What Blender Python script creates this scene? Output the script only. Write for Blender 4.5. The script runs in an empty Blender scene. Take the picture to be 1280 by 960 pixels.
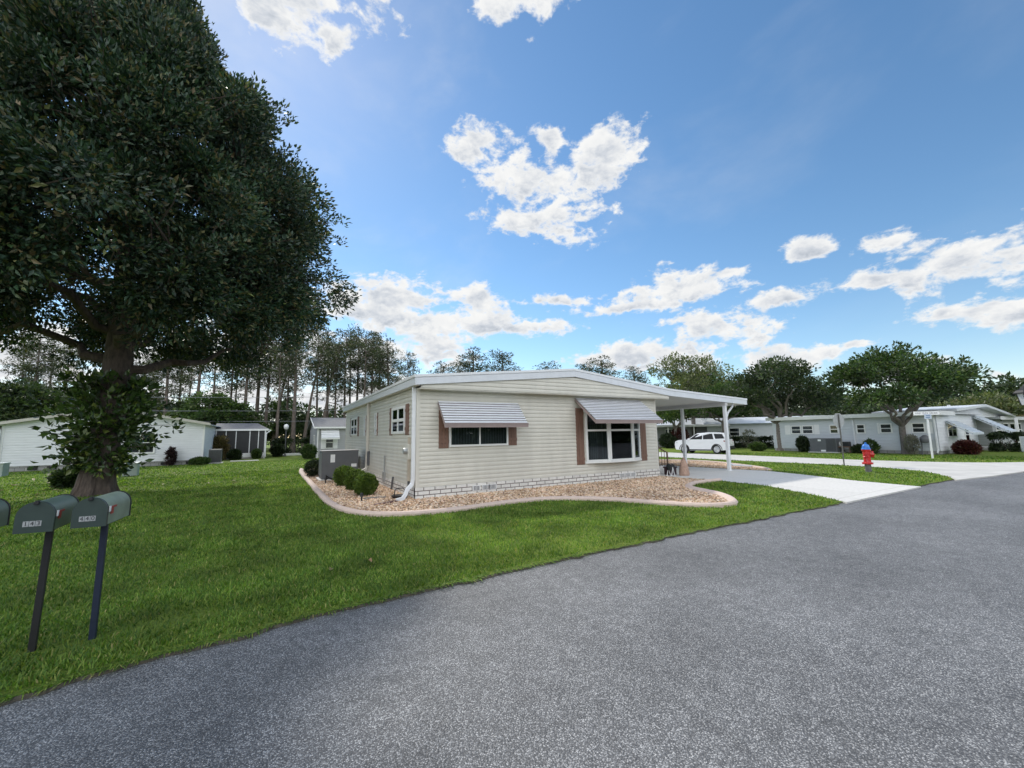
import bpy, math, random
import numpy as np
from mathutils import Vector, Matrix
random.seed(7)
SC = bpy.context.scene
COL = SC.collection
PI = math.pi
rad = math.radians

# ------------------------------------------------------------------ camera (measured from the house)
F_PX, YAW, PITCH, ROLL = 512.0, 0.5262, 0.1232, -0.0162
CAM = np.array([-3.315, -10.80, 1.65])
def cam_axes():
    cy, sy = math.cos(YAW), math.sin(YAW)
    fwd = np.array([sy*math.cos(PITCH), cy*math.cos(PITCH), math.sin(PITCH)])
    right = np.array([cy, -sy, 0.0]); up = np.cross(right, fwd)
    r = math.cos(ROLL)*right + math.sin(ROLL)*up
    u = -math.sin(ROLL)*right + math.cos(ROLL)*up
    return r, u, fwd
AX = cam_axes()
def ray(u, v):
    return AX[0]*(u-640)/F_PX + AX[1]*(480-v)/F_PX + AX[2]
def at(u, v, D):
    """world point seen in that direction at horizontal distance D"""
    d = ray(u, v); t = D/math.hypot(d[0], d[1]); return CAM + t*d
def ground_at(u, D):
    p = at(u, 545, D); return (float(p[0]), float(p[1]))
def top_z(u, v, D): return float(at(u, v, D)[2])
cd = bpy.data.cameras.new('camera'); cam = bpy.data.objects.new('camera', cd); COL.objects.link(cam)
M = Matrix.Identity(4)
for i in range(3):
    M[i][0], M[i][1], M[i][2], M[i][3] = AX[0][i], AX[1][i], -AX[2][i], CAM[i]
cam.matrix_world = M
cd.sensor_fit = 'HORIZONTAL'; cd.sensor_width = 36.0; cd.lens = 36.0*F_PX/1280.0
cd.clip_start = 0.05; cd.clip_end = 3000
SC.camera = cam

# ------------------------------------------------------------------ mesh helpers
class MB:
    def __init__(s): s.v = []; s.f = []
    def add(s, vs, fs):
        o = len(s.v); s.v.extend([tuple(float(c) for c in p) for p in vs]); s.f.extend([tuple(i+o for i in f) for f in fs])
    def box(s, x0, x1, y0, y1, z0, z1):
        s.add([(x0,y0,z0),(x1,y0,z0),(x1,y1,z0),(x0,y1,z0),(x0,y0,z1),(x1,y0,z1),(x1,y1,z1),(x0,y1,z1)],
              [(0,3,2,1),(4,5,6,7),(0,1,5,4),(1,2,6,5),(2,3,7,6),(3,0,4,7)])
    def wbox(s, A, t, n, s0, s1, d0, d1, z0, z1):
        P = lambda a, d, z: (A[0]+t[0]*a+n[0]*d, A[1]+t[1]*a+n[1]*d, z)
        s.add([P(s0,d1,z0),P(s1,d1,z0),P(s1,d0,z0),P(s0,d0,z0),P(s0,d1,z1),P(s1,d1,z1),P(s1,d0,z1),P(s0,d0,z1)],
              [(0,3,2,1),(4,5,6,7),(0,1,5,4),(1,2,6,5),(2,3,7,6),(3,0,4,7)])
    def poly(s, pts): s.add(pts, [tuple(range(len(pts)))])
    def prism(s, pts, dvec):
        n = len(pts); q = [tuple(p[i]+dvec[i] for i in range(3)) for p in pts]
        s.add(list(pts)+q, [tuple(range(n))[::-1], tuple(range(n, 2*n))] + [(i, (i+1) % n, n+(i+1) % n, n+i) for i in range(n)])
    def tube(s, pts, r, n=8, cap=True, flat=None):
        pts = [Vector(p) for p in pts]; rs = r if isinstance(r, (list, tuple)) else [r]*len(pts)
        ref = None; rings = []
        for i, p in enumerate(pts):
            d = (pts[min(i+1, len(pts)-1)]-pts[max(i-1, 0)]).normalized()
            if ref is None:
                ref = Vector((0,0,1)) if abs(d.z) < .9 else Vector((1,0,0))
            a = d.cross(ref).normalized(); b = a.cross(d).normalized(); ref = b
            rings.append([p+(a*math.cos(2*PI*k/n)*(flat or 1)+b*math.sin(2*PI*k/n))*rs[i] for k in range(n)])
        vs = [q for rg in rings for q in rg]; fs = []
        for i in range(len(pts)-1):
            for k in range(n): fs.append((i*n+k, i*n+(k+1) % n, (i+1)*n+(k+1) % n, (i+1)*n+k))
        if cap: fs.append(tuple(range(n))[::-1]); fs.append(tuple((len(pts)-1)*n+k for k in range(n)))
        s.add(vs, fs)
    def sweep_rect(s, pts, w, h, up=(0,0,1)):
        """rectangular duct along a path; w across, h in the 'up' sense"""
        pts = [Vector(p) for p in pts]; vs = []; fs = []
        upv = Vector(up)
        for i, p in enumerate(pts):
            d = (pts[min(i+1, len(pts)-1)]-pts[max(i-1, 0)]).normalized()
            a = d.cross(upv)
            a = a.normalized() if a.length > 1e-4 else Vector((1,0,0)); b = a.cross(d).normalized()
            vs += [p+a*w/2+b*h/2, p-a*w/2+b*h/2, p-a*w/2-b*h/2, p+a*w/2-b*h/2]
        for i in range(len(pts)-1):
            for k in range(4): fs.append((i*4+k, i*4+(k+1) % 4, (i+1)*4+(k+1) % 4, (i+1)*4+k))
        m = (len(pts)-1)*4; fs += [(3,2,1,0), (m, m+1, m+2, m+3)]
        s.add(vs, fs)
    def lathe(s, prof, n=20, c=(0,0,0), axis='z'):
        vs = []; fs = []
        for r, z in prof:
            for k in range(n):
                a = 2*PI*k/n; x, y = r*math.cos(a), r*math.sin(a)
                q = {'z': (x, y, z), 'y': (x, z, y), 'x': (z, x, y)}[axis]
                vs.append((c[0]+q[0], c[1]+q[1], c[2]+q[2]))
        for i in range(len(prof)-1):
            for k in range(n): fs.append((i*n+k, i*n+(k+1) % n, (i+1)*n+(k+1) % n, (i+1)*n+k))
        fs.append(tuple(range(n))[::-1]); fs.append(tuple((len(prof)-1)*n+k for k in range(n)))
        s.add(vs, fs)
    def build(s, name, mat, parent=None, smooth=False, bevel=0.0, seg=2):
        me = bpy.data.meshes.new(name); me.from_pydata(s.v, [], s.f); me.update()
        me.materials.append(mat)
        if smooth: me.polygons.foreach_set('use_smooth', [True]*len(me.polygons))
        o = bpy.data.objects.new(name, me); COL.objects.link(o)
        if parent is not None: o.parent = parent
        if smooth:
            try: me.set_sharp_from_angle(angle=rad(40))
            except Exception: pass
        if bevel:
            b = o.modifiers.new('bevel', 'BEVEL'); b.width = bevel; b.segments = seg; b.limit_method = 'ANGLE'; b.angle_limit = rad(35)
        return o

def mesh_np(name, verts, faces, mat, parent=None, smooth=False):
    """verts (n,3), faces (m,k) all the same size"""
    me = bpy.data.meshes.new(name); n, m, k = len(verts), len(faces), faces.shape[1]
    me.vertices.add(n); me.vertices.foreach_set('co', np.ascontiguousarray(verts, np.float32).ravel())
    me.loops.add(m*k); me.loops.foreach_set('vertex_index', np.ascontiguousarray(faces, np.int32).ravel())
    me.polygons.add(m); me.polygons.foreach_set('loop_start', np.arange(0, m*k, k, dtype=np.int32))
    try: me.polygons.foreach_set('loop_total', np.full(m, k, np.int32))
    except Exception: pass
    if smooth: me.polygons.foreach_set('use_smooth', np.ones(m, bool))
    me.update(calc_edges=True); me.validate(verbose=False); me.materials.append(mat)
    o = bpy.data.objects.new(name, me); COL.objects.link(o)
    if parent is not None: o.parent = parent
    return o

def tag(o, label=None, cat=None, group=None, kind=None):
    if label: o['label'] = label
    if cat: o['category'] = cat
    if group: o['group'] = group
    if kind: o['kind'] = kind
    return o
def thing(name, label, cat, loc=(0,0,0), rz=0.0, group=None, sc=None):
    o = bpy.data.objects.new(name, None); COL.objects.link(o); o.location = loc; o.rotation_euler = (0,0,rz)
    o.empty_display_size = .2
    if sc: o.scale = sc if isinstance(sc, tuple) else (sc, sc, sc)
    return tag(o, label, cat, group)
def copy_tree(o, parent=None):
    c = o.copy(); COL.objects.link(c)
    if parent is not None: c.parent = parent
    for ch in list(o.children): copy_tree(ch, c)
    return c

# ------------------------------------------------------------------ materials
def nt(name):
    m = bpy.data.materials.new(name); m.use_nodes = True; N = m.node_tree.nodes; L = m.node_tree.links
    return m, N, L, N['Principled BSDF']
def set_in(n, key, val):
    if key in n.inputs: n.inputs[key].default_value = val
def node(N, typ, **kw):
    n = N.new(typ)
    for k, v in kw.items(): setattr(n, k, v)
    return n
def ramp(N, stops, interp='LINEAR'):
    r = N.new('ShaderNodeValToRGB'); e = r.color_ramp.elements; r.color_ramp.interpolation = interp
    while len(e) < len(stops): e.new(0.5)
    for i, (p, c) in enumerate(stops):
        e[i].position = p; e[i].color = (c[0], c[1], c[2], 1)
    return r
def mat(name, col, rough=.6, var=.12, scale=3.0, metal=0.0, bump=0.0, bscale=60.0, spec=.5, detail=5, stretch=None, coat=0.0):
    """plain surface with a little tonal mottling and roughness variation"""
    m, N, L, b = nt(name)
    tc = N.new('ShaderNodeTexCoord'); src = tc.outputs['Object']
    if stretch:
        mp = N.new('ShaderNodeMapping'); mp.inputs['Scale'].default_value = stretch; L.new(src, mp.inputs['Vector']); src = mp.outputs['Vector']
    no = N.new('ShaderNodeTexNoise'); no.inputs['Scale'].default_value = scale; no.inputs['Detail'].default_value = detail; no.inputs['Roughness'].default_value = .62
    L.new(src, no.inputs['Vector'])
    lo = tuple(max(0, c*(1-var)) for c in col); hi = tuple(min(1, c*(1+var)) for c in col)
    r = ramp(N, [(.3, lo), (.7, hi)]); L.new(no.outputs['Fac'], r.inputs['Fac']); L.new(r.outputs['Color'], b.inputs['Base Color'])
    mr = N.new('ShaderNodeMapRange'); mr.inputs['To Min'].default_value = max(.02, rough-.08); mr.inputs['To Max'].default_value = min(1, rough+.08)
    L.new(no.outputs['Fac'], mr.inputs['Value']); L.new(mr.outputs['Result'], b.inputs['Roughness'])
    b.inputs['Metallic'].default_value = metal; set_in(b, 'Specular IOR Level', spec); set_in(b, 'Coat Weight', coat)
    if bump:
        n2 = N.new('ShaderNodeTexNoise'); n2.inputs['Scale'].default_value = bscale; n2.inputs['Detail'].default_value = 4; L.new(src, n2.inputs['Vector'])
        bp = N.new('ShaderNodeBump'); bp.inputs['Strength'].default_value = bump; bp.inputs['Distance'].default_value = .02
        L.new(n2.outputs['Fac'], bp.inputs['Height']); L.new(bp.outputs['Normal'], b.inputs['Normal'])
    return m
def island_mat(name, stops, rough=.5, trans=0.0, spec=.5, tcol=None, nscale=.6, nvar=.35):
    """every leaf, blade or pebble gets its own tone; slow noise makes clumps lighter or darker"""
    m, N, L, b = nt(name)
    g = N.new('ShaderNodeNewGeometry'); r = ramp(N, stops); L.new(g.outputs['Random Per Island'], r.inputs['Fac'])
    tc = N.new('ShaderNodeTexCoord'); no = N.new('ShaderNodeTexNoise'); no.inputs['Scale'].default_value = nscale; no.inputs['Detail'].default_value = 4
    L.new(tc.outputs['Object'], no.inputs['Vector'])
    mr = N.new('ShaderNodeMapRange'); mr.inputs['From Min'].default_value = .3; mr.inputs['From Max'].default_value = .7
    mr.inputs['To Min'].default_value = 1-nvar; mr.inputs['To Max'].default_value = 1+nvar; L.new(no.outputs['Fac'], mr.inputs['Value'])
    mx = N.new('ShaderNodeMix'); mx.data_type = 'RGBA'; mx.blend_type = 'MULTIPLY'; mx.inputs['Factor'].default_value = 1
    L.new(r.outputs['Color'], mx.inputs['A']); L.new(mr.outputs['Result'], mx.inputs['B'])
    L.new(mx.outputs['Result'], b.inputs['Base Color']); b.inputs['Roughness'].default_value = rough; set_in(b, 'Specular IOR Level', spec)
    if trans:
        t = N.new('ShaderNodeBsdfTranslucent'); ms = N.new('ShaderNodeMixShader'); ms.inputs['Fac'].default_value = trans
        hs = N.new('ShaderNodeMix'); hs.data_type = 'RGBA'; hs.blend_type = 'MULTIPLY'; hs.inputs['Factor'].default_value = 1
        L.new(mx.outputs['Result'], hs.inputs['A']); hs.inputs['B'].default_value = tcol or (1.3, 1.5, .5, 1)
        L.new(hs.outputs['Result'], t.inputs['Color']); L.new(b.outputs['BSDF'], ms.inputs[1]); L.new(t.outputs['BSDF'], ms.inputs[2])
        L.new(ms.outputs['Shader'], N['Material Output'].inputs['Surface'])
    return m
def glass_mat(name, tint=(.9,.95,.95)):
    m, N, L, b = nt(name)
    tr = N.new('ShaderNodeBsdfTransparent'); tr.inputs['Color'].default_value = (*tint, 1)
    gl = N.new('ShaderNodeBsdfGlossy'); gl.inputs['Roughness'].default_value = .02; gl.inputs['Color'].default_value = (.9,.95,1,1)
    fr = N.new('ShaderNodeFresnel'); fr.inputs['IOR'].default_value = 1.5; ms = N.new('ShaderNodeMixShader')
    L.new(fr.outputs['Fac'], ms.inputs['Fac']); L.new(tr.outputs['BSDF'], ms.inputs[1]); L.new(gl.outputs['BSDF'], ms.inputs[2])
    L.new(ms.outputs['Shader'], N['Material Output'].inputs['Surface'])
    return m
def brick_mat(name, col, mortar, bw, bh, plane='xz', mw=.012, bump=.4, var=.12, offs=(0,0,0)):
    m, N, L, b = nt(name); tc = N.new('ShaderNodeTexCoord'); sp = N.new('ShaderNodeSeparateXYZ'); L.new(tc.outputs['Object'], sp.inputs[0])
    cb = N.new('ShaderNodeCombineXYZ'); a = {'x': 'X', 'y': 'Y'}
    ad = N.new('ShaderNodeMath'); ad.operation = 'ADD'; L.new(sp.outputs['X'], ad.inputs[0]); L.new(sp.outputs['Y'], ad.inputs[1])
    L.new(sp.outputs['X'] if plane == 'xy' else ad.outputs[0], cb.inputs['X']); L.new(sp.outputs['Y'] if plane == 'xy' else sp.outputs['Z'], cb.inputs['Y'])
    br = N.new('ShaderNodeTexBrick'); L.new(cb.outputs[0], br.inputs['Vector']); br.inputs['Scale'].default_value = 1
    br.inputs['Brick Width'].default_value = bw; br.inputs['Row Height'].default_value = bh; br.inputs['Mortar Size'].default_value = mw; br.inputs['Mortar Smooth'].default_value = .3
    br.inputs['Color1'].default_value = (*[c*(1+var*.5) for c in col], 1); br.inputs['Color2'].default_value = (*[c*(1-var) for c in col], 1); br.inputs['Mortar'].default_value = (*mortar, 1)
    no = N.new('ShaderNodeTexNoise'); no.inputs['Scale'].default_value = 14; no.inputs['Detail'].default_value = 6; L.new(tc.outputs['Object'], no.inputs['Vector'])
    mr = N.new('ShaderNodeMapRange'); mr.inputs['To Min'].default_value = .78; mr.inputs['To Max'].default_value = 1.2; L.new(no.outputs['Fac'], mr.inputs['Value'])
    mx = N.new('ShaderNodeMix'); mx.data_type = 'RGBA'; mx.blend_type = 'MULTIPLY'; mx.inputs['Factor'].default_value = 1
    L.new(br.outputs['Color'], mx.inputs['A']); L.new(mr.outputs['Result'], mx.inputs['B']); L.new(mx.outputs['Result'], b.inputs['Base Color'])
    b.inputs['Roughness'].default_value = .8
    iv = N.new('ShaderNodeMath'); iv.operation = 'SUBTRACT'; iv.inputs[0].default_value = 1; L.new(br.outputs['Fac'], iv.inputs[1])
    bp = N.new('ShaderNodeBump'); bp.inputs['Strength'].default_value = bump; bp.inputs['Distance'].default_value = .015; L.new(iv.outputs[0], bp.inputs['Height']); L.new(bp.outputs['Normal'], b.inputs['Normal'])
    return m

def asphalt_mat():
    m, N, L, b = nt('asphalt'); tc = N.new('ShaderNodeTexCoord'); P = tc.outputs['Object']
    vo = N.new('ShaderNodeTexVoronoi'); vo.inputs['Scale'].default_value = 112; L.new(P, vo.inputs['Vector'])
    sp = N.new('ShaderNodeSeparateColor'); L.new(vo.outputs['Color'], sp.inputs[0])
    r = ramp(N, [(0, (.062,.063,.066)), (.3, (.145,.147,.151)), (.6, (.245,.248,.253)), (.82, (.36,.362,.365)), (1, (.52,.52,.52))]); L.new(sp.outputs[0], r.inputs['Fac'])
    # tar between the stones
    gap = N.new('ShaderNodeMapRange'); gap.inputs['From Min'].default_value = .30; gap.inputs['From Max'].default_value = .70; gap.inputs['To Min'].default_value = 0; gap.inputs['To Max'].default_value = 1; L.new(vo.outputs['Distance'], gap.inputs['Value'])
    m1 = N.new('ShaderNodeMix'); m1.data_type = 'RGBA'; L.new(gap.outputs['Result'], m1.inputs['Factor']); L.new(r.outputs['Color'], m1.inputs['A']); m1.inputs['B'].default_value = (.085,.086,.09,1)
    # wear and stains
    n1 = N.new('ShaderNodeTexNoise'); n1.inputs['Scale'].default_value = .45; n1.inputs['Detail'].default_value = 8; n1.inputs['Roughness'].default_value = .6; L.new(P, n1.inputs['Vector'])
    mr = N.new('ShaderNodeMapRange'); mr.inputs['From Min'].default_value = .32; mr.inputs['From Max'].default_value = .68; mr.inputs['To Min'].default_value = .74; mr.inputs['To Max'].default_value = 1.24; L.new(n1.outputs['Fac'], mr.inputs['Value'])
    n2 = N.new('ShaderNodeTexNoise'); n2.inputs['Scale'].default_value = 7; n2.inputs['Detail'].default_value = 6; L.new(P, n2.inputs['Vector'])
    mr2 = N.new('ShaderNodeMapRange'); mr2.inputs['From Min'].default_value = .3; mr2.inputs['From Max'].default_value = .7; mr2.inputs['To Min'].default_value = .84; mr2.inputs['To Max'].default_value = 1.16; L.new(n2.outputs['Fac'], mr2.inputs['Value'])
    mm = N.new('ShaderNodeMath'); mm.operation = 'MULTIPLY'; L.new(mr.outputs[0], mm.inputs[0]); L.new(mr2.outputs[0], mm.inputs[1])
    m2 = N.new('ShaderNodeMix'); m2.data_type = 'RGBA'; m2.blend_type = 'MULTIPLY'; m2.inputs['Factor'].default_value = 1; L.new(m1.outputs['Result'], m2.inputs['A']); L.new(mm.outputs[0], m2.inputs['B'])
    L.new(m2.outputs['Result'], b.inputs['Base Color']); b.inputs['Roughness'].default_value = .62
    bp = N.new('ShaderNodeBump'); bp.inputs['Strength'].default_value = .75; bp.inputs['Distance'].default_value = .008; bp.invert = True
    L.new(vo.outputs['Distance'], bp.inputs['Height']); L.new(bp.outputs['Normal'], b.inputs['Normal'])
    return m
def lawn_mat():
    m, N, L, b = nt('lawn_soil'); tc = N.new('ShaderNodeTexCoord'); P = tc.outputs['Object']
    n1 = N.new('ShaderNodeTexNoise'); n1.inputs['Scale'].default_value = .35; n1.inputs['Detail'].default_value = 9; n1.inputs['Roughness'].default_value = .65; L.new(P, n1.inputs['Vector'])
    r = ramp(N, [(.3, (.095,.150,.024)), (.5, (.145,.21,.030)), (.72, (.20,.26,.042))]); L.new(n1.outputs['Fac'], r.inputs['Fac'])
    n2 = N.new('ShaderNodeTexNoise'); n2.inputs['Scale'].default_value = 28; n2.inputs['Detail'].default_value = 5; n2.inputs['Roughness'].default_value = .7; L.new(P, n2.inputs['Vector'])
    mr = N.new('ShaderNodeMapRange'); mr.inputs['From Min'].default_value = .3; mr.inputs['From Max'].default_value = .7; mr.inputs['To Min'].default_value = .45; mr.inputs['To Max'].default_value = 1.35; L.new(n2.outputs['Fac'], mr.inputs['Value'])
    m2 = N.new('ShaderNodeMix'); m2.data_type = 'RGBA'; m2.blend_type = 'MULTIPLY'; m2.inputs['Factor'].default_value = 1; L.new(r.outputs['Color'], m2.inputs['A']); L.new(mr.outputs[0], m2.inputs['B'])
    L.new(m2.outputs['Result'], b.inputs['Base Color']); b.inputs['Roughness'].default_value = .9; set_in(b, 'Specular IOR Level', .2)
    bp = N.new('ShaderNodeBump'); bp.inputs['Strength'].default_value = .8; bp.inputs['Distance'].default_value = .05; L.new(n2.outputs['Fac'], bp.inputs['Height']); L.new(bp.outputs['Normal'], b.inputs['Normal'])
    return m

MT = dict(
    asphalt=asphalt_mat(), lawn=lawn_mat(),
    concrete=brick_mat('drive_concrete', (.59,.58,.56), (.36,.35,.33), 2.2, 3.0, plane='xy', mw=.009, bump=.2, var=.05),
    street=mat('street_concrete', (.50,.49,.47), .85, .15, 1.1, bump=.15, bscale=70, detail=9),
    siding=mat('cream_vinyl', (.625,.605,.54), .45, .075, 2.2, bump=.05, bscale=40, stretch=(1,1,.35), detail=8),
    trim=mat('cream_trim', (.64,.62,.56), .45, .04, 2),
    whitemetal=mat('white_metal', (.74,.76,.79), .35, .05, 2.5),
    fascia=mat('fascia_metal', (.66,.69,.74), .32, .05, 1.2, stretch=(3,3,.4)),
    roofmetal=mat('roof_membrane', (.56,.58,.61), .5, .12, 1.5),
    soffit=mat('soffit_panel', (.62,.62,.63), .5, .05, 2),
    frame=mat('window_white', (.80,.81,.80), .35, .03, 4),
    glass=glass_mat('window_glass'),
    dark=mat('room_dark', (.012,.013,.016), .7, .2, 3),
    blind=mat('blind_slat', (.032,.034,.04), .6, .1, 3),
    shutter=mat('shutter_brown', (.19,.105,.075), .55, .14, 8, stretch=(1,1,.25)),
    valance=mat('valance_taupe', (.30,.235,.225), .5, .08, 6),
    slat=mat('awning_aluminium', (.76,.78,.82), .35, .1, 7, metal=.15, stretch=(.6,3,3)),
    slatedge=mat('awning_edge', (.13,.115,.118), .5, .1, 6),
    gravelbase=mat('gravel_bed_base', (.34,.24,.16), .9, .35, 30, bump=.5, bscale=45),
    curb=brick_mat('curb_concrete', (.58,.46,.40), (.36,.27,.23), 5, 5, mw=.001, bump=.1),
    acgrey=mat('ac_grey', (.11,.115,.125), .5, .1, 4),
    black=mat('black_plastic', (.012,.012,.014), .45, .2, 8),
    white=mat('white_paint', (.78,.79,.80), .45, .04, 4),
    bark=mat('bark_dark', (.085,.066,.055), .95, .5, 9, bump=1, bscale=16, stretch=(1,1,.35)),
    pinebark=mat('bark_pine', (.135,.11,.092), .95, .35, 6, bump=.8, bscale=12, stretch=(1,1,.4)),
    oakbark=mat('bark_oak', (.17,.15,.135), .95, .35, 8, bump=.8, bscale=14),
    brown=mat('handrail_brown', (.13,.08,.055), .55, .2, 8),
    steel=mat('galvanised', (.42,.44,.45), .4, .12, 6, metal=.6),
    red=mat('red_enamel', (.50,.018,.02), .35, .15, 6, coat=.3),
    blue=mat('blue_enamel', (.03,.17,.55), .35, .12, 6, coat=.3),
    hydgrey=mat('hydrant_grey', (.13,.13,.14), .6, .2, 8),
    mailgreen=mat('mailbox_green', (.105,.15,.115), .42, .16, 7, bump=.05, bscale=50),
    maildoor=mat('mailbox_door', (.034,.056,.050), .45, .15, 7),
    post=mat('post_black', (.014,.014,.016), .55, .2, 10),
    bluepost=mat('post_navy', (.012,.02,.045), .5, .2, 10),
)
# ------------------------------------------------------------------ sun and sky
SUN_AZ, SUN_EL = rad(-3.0), rad(44.5)          # azimuth from +Y towards +X
sun_dir = Vector((math.sin(SUN_AZ)*math.cos(SUN_EL), math.cos(SUN_AZ)*math.cos(SUN_EL), math.sin(SUN_EL)))
sl = bpy.data.lights.new('sun', 'SUN'); sl.energy = 2.3; sl.angle = rad(2.5); sl.color = (1, .94, .84)
so = bpy.data.objects.new('sun', sl); COL.objects.link(so); so.rotation_euler = sun_dir.to_track_quat('Z', 'Y').to_euler(); so.location = (0, 40, 60)

def azel(u, v):
    d = ray(u, v); d = d/np.linalg.norm(d); return math.atan2(d[0], d[1])-YAW, math.asin(d[2])
CLOUDS = [  # centre in the photo, half sizes
 (372,-2,106,60),(412,44,36,32),(330,6,60,36),(380,20,60,44),(655,0,56,34),(690,-20,60,20),
 (598,184,44,27),(692,236,60,46),(664,232,44,36),(704,272,56,28),(691,164,13,18),(762,188,40,32),(692,178,22,28),(682,272,72,26),(640,214,50,24),(742,214,40,30),
 (498,374,84,28),(590,382,40,20),(538,404,130,22),(462,398,78,26),(642,410,84,11),
 (545,440,56,30),(455,446,90,30),(330,452,130,42),(190,462,130,42),(50,448,110,50),(120,520,260,30),(400,500,200,26),
 (696,372,56,8),(846,362,80,20),(800,380,74,9),(980,373,60,11),(905,345,40,10),
 (896,412,66,30),(800,448,50,20),(850,440,70,22),(930,408,30,18),(735,452,40,10),
 (985,446,64,17),(1040,440,26,10),
 (1014,309,34,17),(1096,300,46,15),(1212,322,92,40),(1100,346,70,15),(1275,312,64,44),(1150,340,60,20),
 (1214,389,76,18),(1280,392,60,16),(1068,436,24,6),(1256,472,40,18),(1150,470,60,10)]
w = bpy.data.worlds.new('World'); SC.world = w; w.use_nodes = True
N, L = w.node_tree.nodes, w.node_tree.links; bg = N['Background']
sky = N.new('ShaderNodeTexSky'); sky.sky_type = 'NISHITA'; sky.sun_disc = False; sky.sun_elevation = SUN_EL; sky.sun_rotation = SUN_AZ
sky.air_density = 1.0; sky.dust_density = .10; sky.ozone_density = 1.2; sky.altitude = 0
def mth(op, a=None, b=None, c=None, clamp=False):
    n = N.new('ShaderNodeMath'); n.operation = op; n.use_clamp = clamp
    for i, x in enumerate((a, b, c)):
        if x is None: continue
        if isinstance(x, (int, float)): n.inputs[i].default_value = x
        else: L.new(x, n.inputs[i])
    return n.outputs[0]
def vmt(op, a, b=None, c=None):
    n = N.new('ShaderNodeVectorMath'); n.operation = op
    for i, x in enumerate((a, b, c)):
        if x is None: continue
        if isinstance(x, tuple): n.inputs[i].default_value = x
        else: L.new(x, n.inputs[i])
    return n
tc = N.new('ShaderNodeTexCoord'); D = tc.outputs['Generated']
rot = N.new('ShaderNodeVectorRotate'); rot.rotation_type = 'Z_AXIS'; rot.inputs['Angle'].default_value = YAW; L.new(D, rot.inputs['Vector'])
sp = N.new('ShaderNodeSeparateXYZ'); L.new(rot.outputs[0], sp.inputs[0])
az = mth('ARCTAN2', sp.outputs['X'], sp.outputs['Y']); el = mth('ARCSINE', sp.outputs['Z'])
warp = N.new('ShaderNodeTexNoise'); warp.inputs['Scale'].default_value = 7; warp.inputs['Detail'].default_value = 4; L.new(D, warp.inputs['Vector'])
cb = N.new('ShaderNodeCombineXYZ'); L.new(az, cb.inputs['X']); L.new(el, cb.inputs['Y'])
wv = vmt('MULTIPLY_ADD', warp.outputs['Color'], (.10, .07, 0), (-.05, -.035, 0))
P = vmt('ADD', cb.outputs[0], wv.outputs[0]).outputs[0]
tot = None; acc = None; wsum = None
for (u, v, a, b) in CLOUDS:
    c = azel(u, v); r = (abs(azel(u+a, v)[0]-azel(u-a, v)[0])/2, abs(azel(u, v+b)[1]-azel(u, v-b)[1])/2)
    q = vmt('MULTIPLY_ADD', P, (1/r[0], 1/r[1], 0), (-c[0]/r[0], -c[1]/r[1], 0))
    m = mth('SUBTRACT', 1.0, vmt('LENGTH', q.outputs[0]).outputs['Value'])
    tot = m if tot is None else mth('SMOOTH_MAX', tot, m, .25)
    wg = mth('MAXIMUM', mth('ADD', m, .35), .0); sq = N.new('ShaderNodeSeparateXYZ'); L.new(q.outputs[0], sq.inputs[0])
    acc = mth('MULTIPLY', wg, sq.outputs['Y']) if acc is None else mth('MULTIPLY_ADD', wg, sq.outputs['Y'], acc); wsum = mth('ADD', wg, .02 if wsum is None else wsum)
lowr = mth('DIVIDE', acc, wsum)
# unseen cloud field added behind and above the camera to raise the ambient light
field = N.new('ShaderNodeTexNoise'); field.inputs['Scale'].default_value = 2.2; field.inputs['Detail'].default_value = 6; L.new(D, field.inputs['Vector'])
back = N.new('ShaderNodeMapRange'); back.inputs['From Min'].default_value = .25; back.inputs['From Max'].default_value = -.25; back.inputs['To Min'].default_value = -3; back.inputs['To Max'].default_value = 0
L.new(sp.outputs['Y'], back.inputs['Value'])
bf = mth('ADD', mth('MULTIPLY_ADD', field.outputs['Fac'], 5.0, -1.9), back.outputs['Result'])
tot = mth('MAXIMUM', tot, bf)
st = vmt('MULTIPLY', D, (1, 1, 1.7)).outputs[0]
def fbm(vec, sc, det, ro):
    n = N.new('ShaderNodeTexNoise'); n.inputs['Scale'].default_value = sc; n.inputs['Detail'].default_value = det; n.inputs['Roughness'].default_value = ro
    n.inputs['Distortion'].default_value = .25; L.new(vec, n.inputs['Vector']); return n.outputs['Fac']
f1 = fbm(st, 11, 9, .6)
f2 = fbm(vmt('ADD', st, (.0, .008, .026)).outputs[0], 11, 5, .55)
f3 = fbm(st, 34, 6, .6)
dens = mth('ADD', mth('ADD', tot, mth('MULTIPLY', mth('SUBTRACT', f1, .5), 3.3)), mth('MULTIPLY', mth('SUBTRACT', f3, .5), 2.0))
dens = mth('ADD', dens, .10)
mrg = N.new('ShaderNodeMapRange'); mrg.interpolation_type = 'SMOOTHSTEP'; mrg.inputs['From Min'].default_value = -.02; mrg.inputs['From Max'].default_value = .66; L.new(dens, mrg.inputs['Value'])
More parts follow.
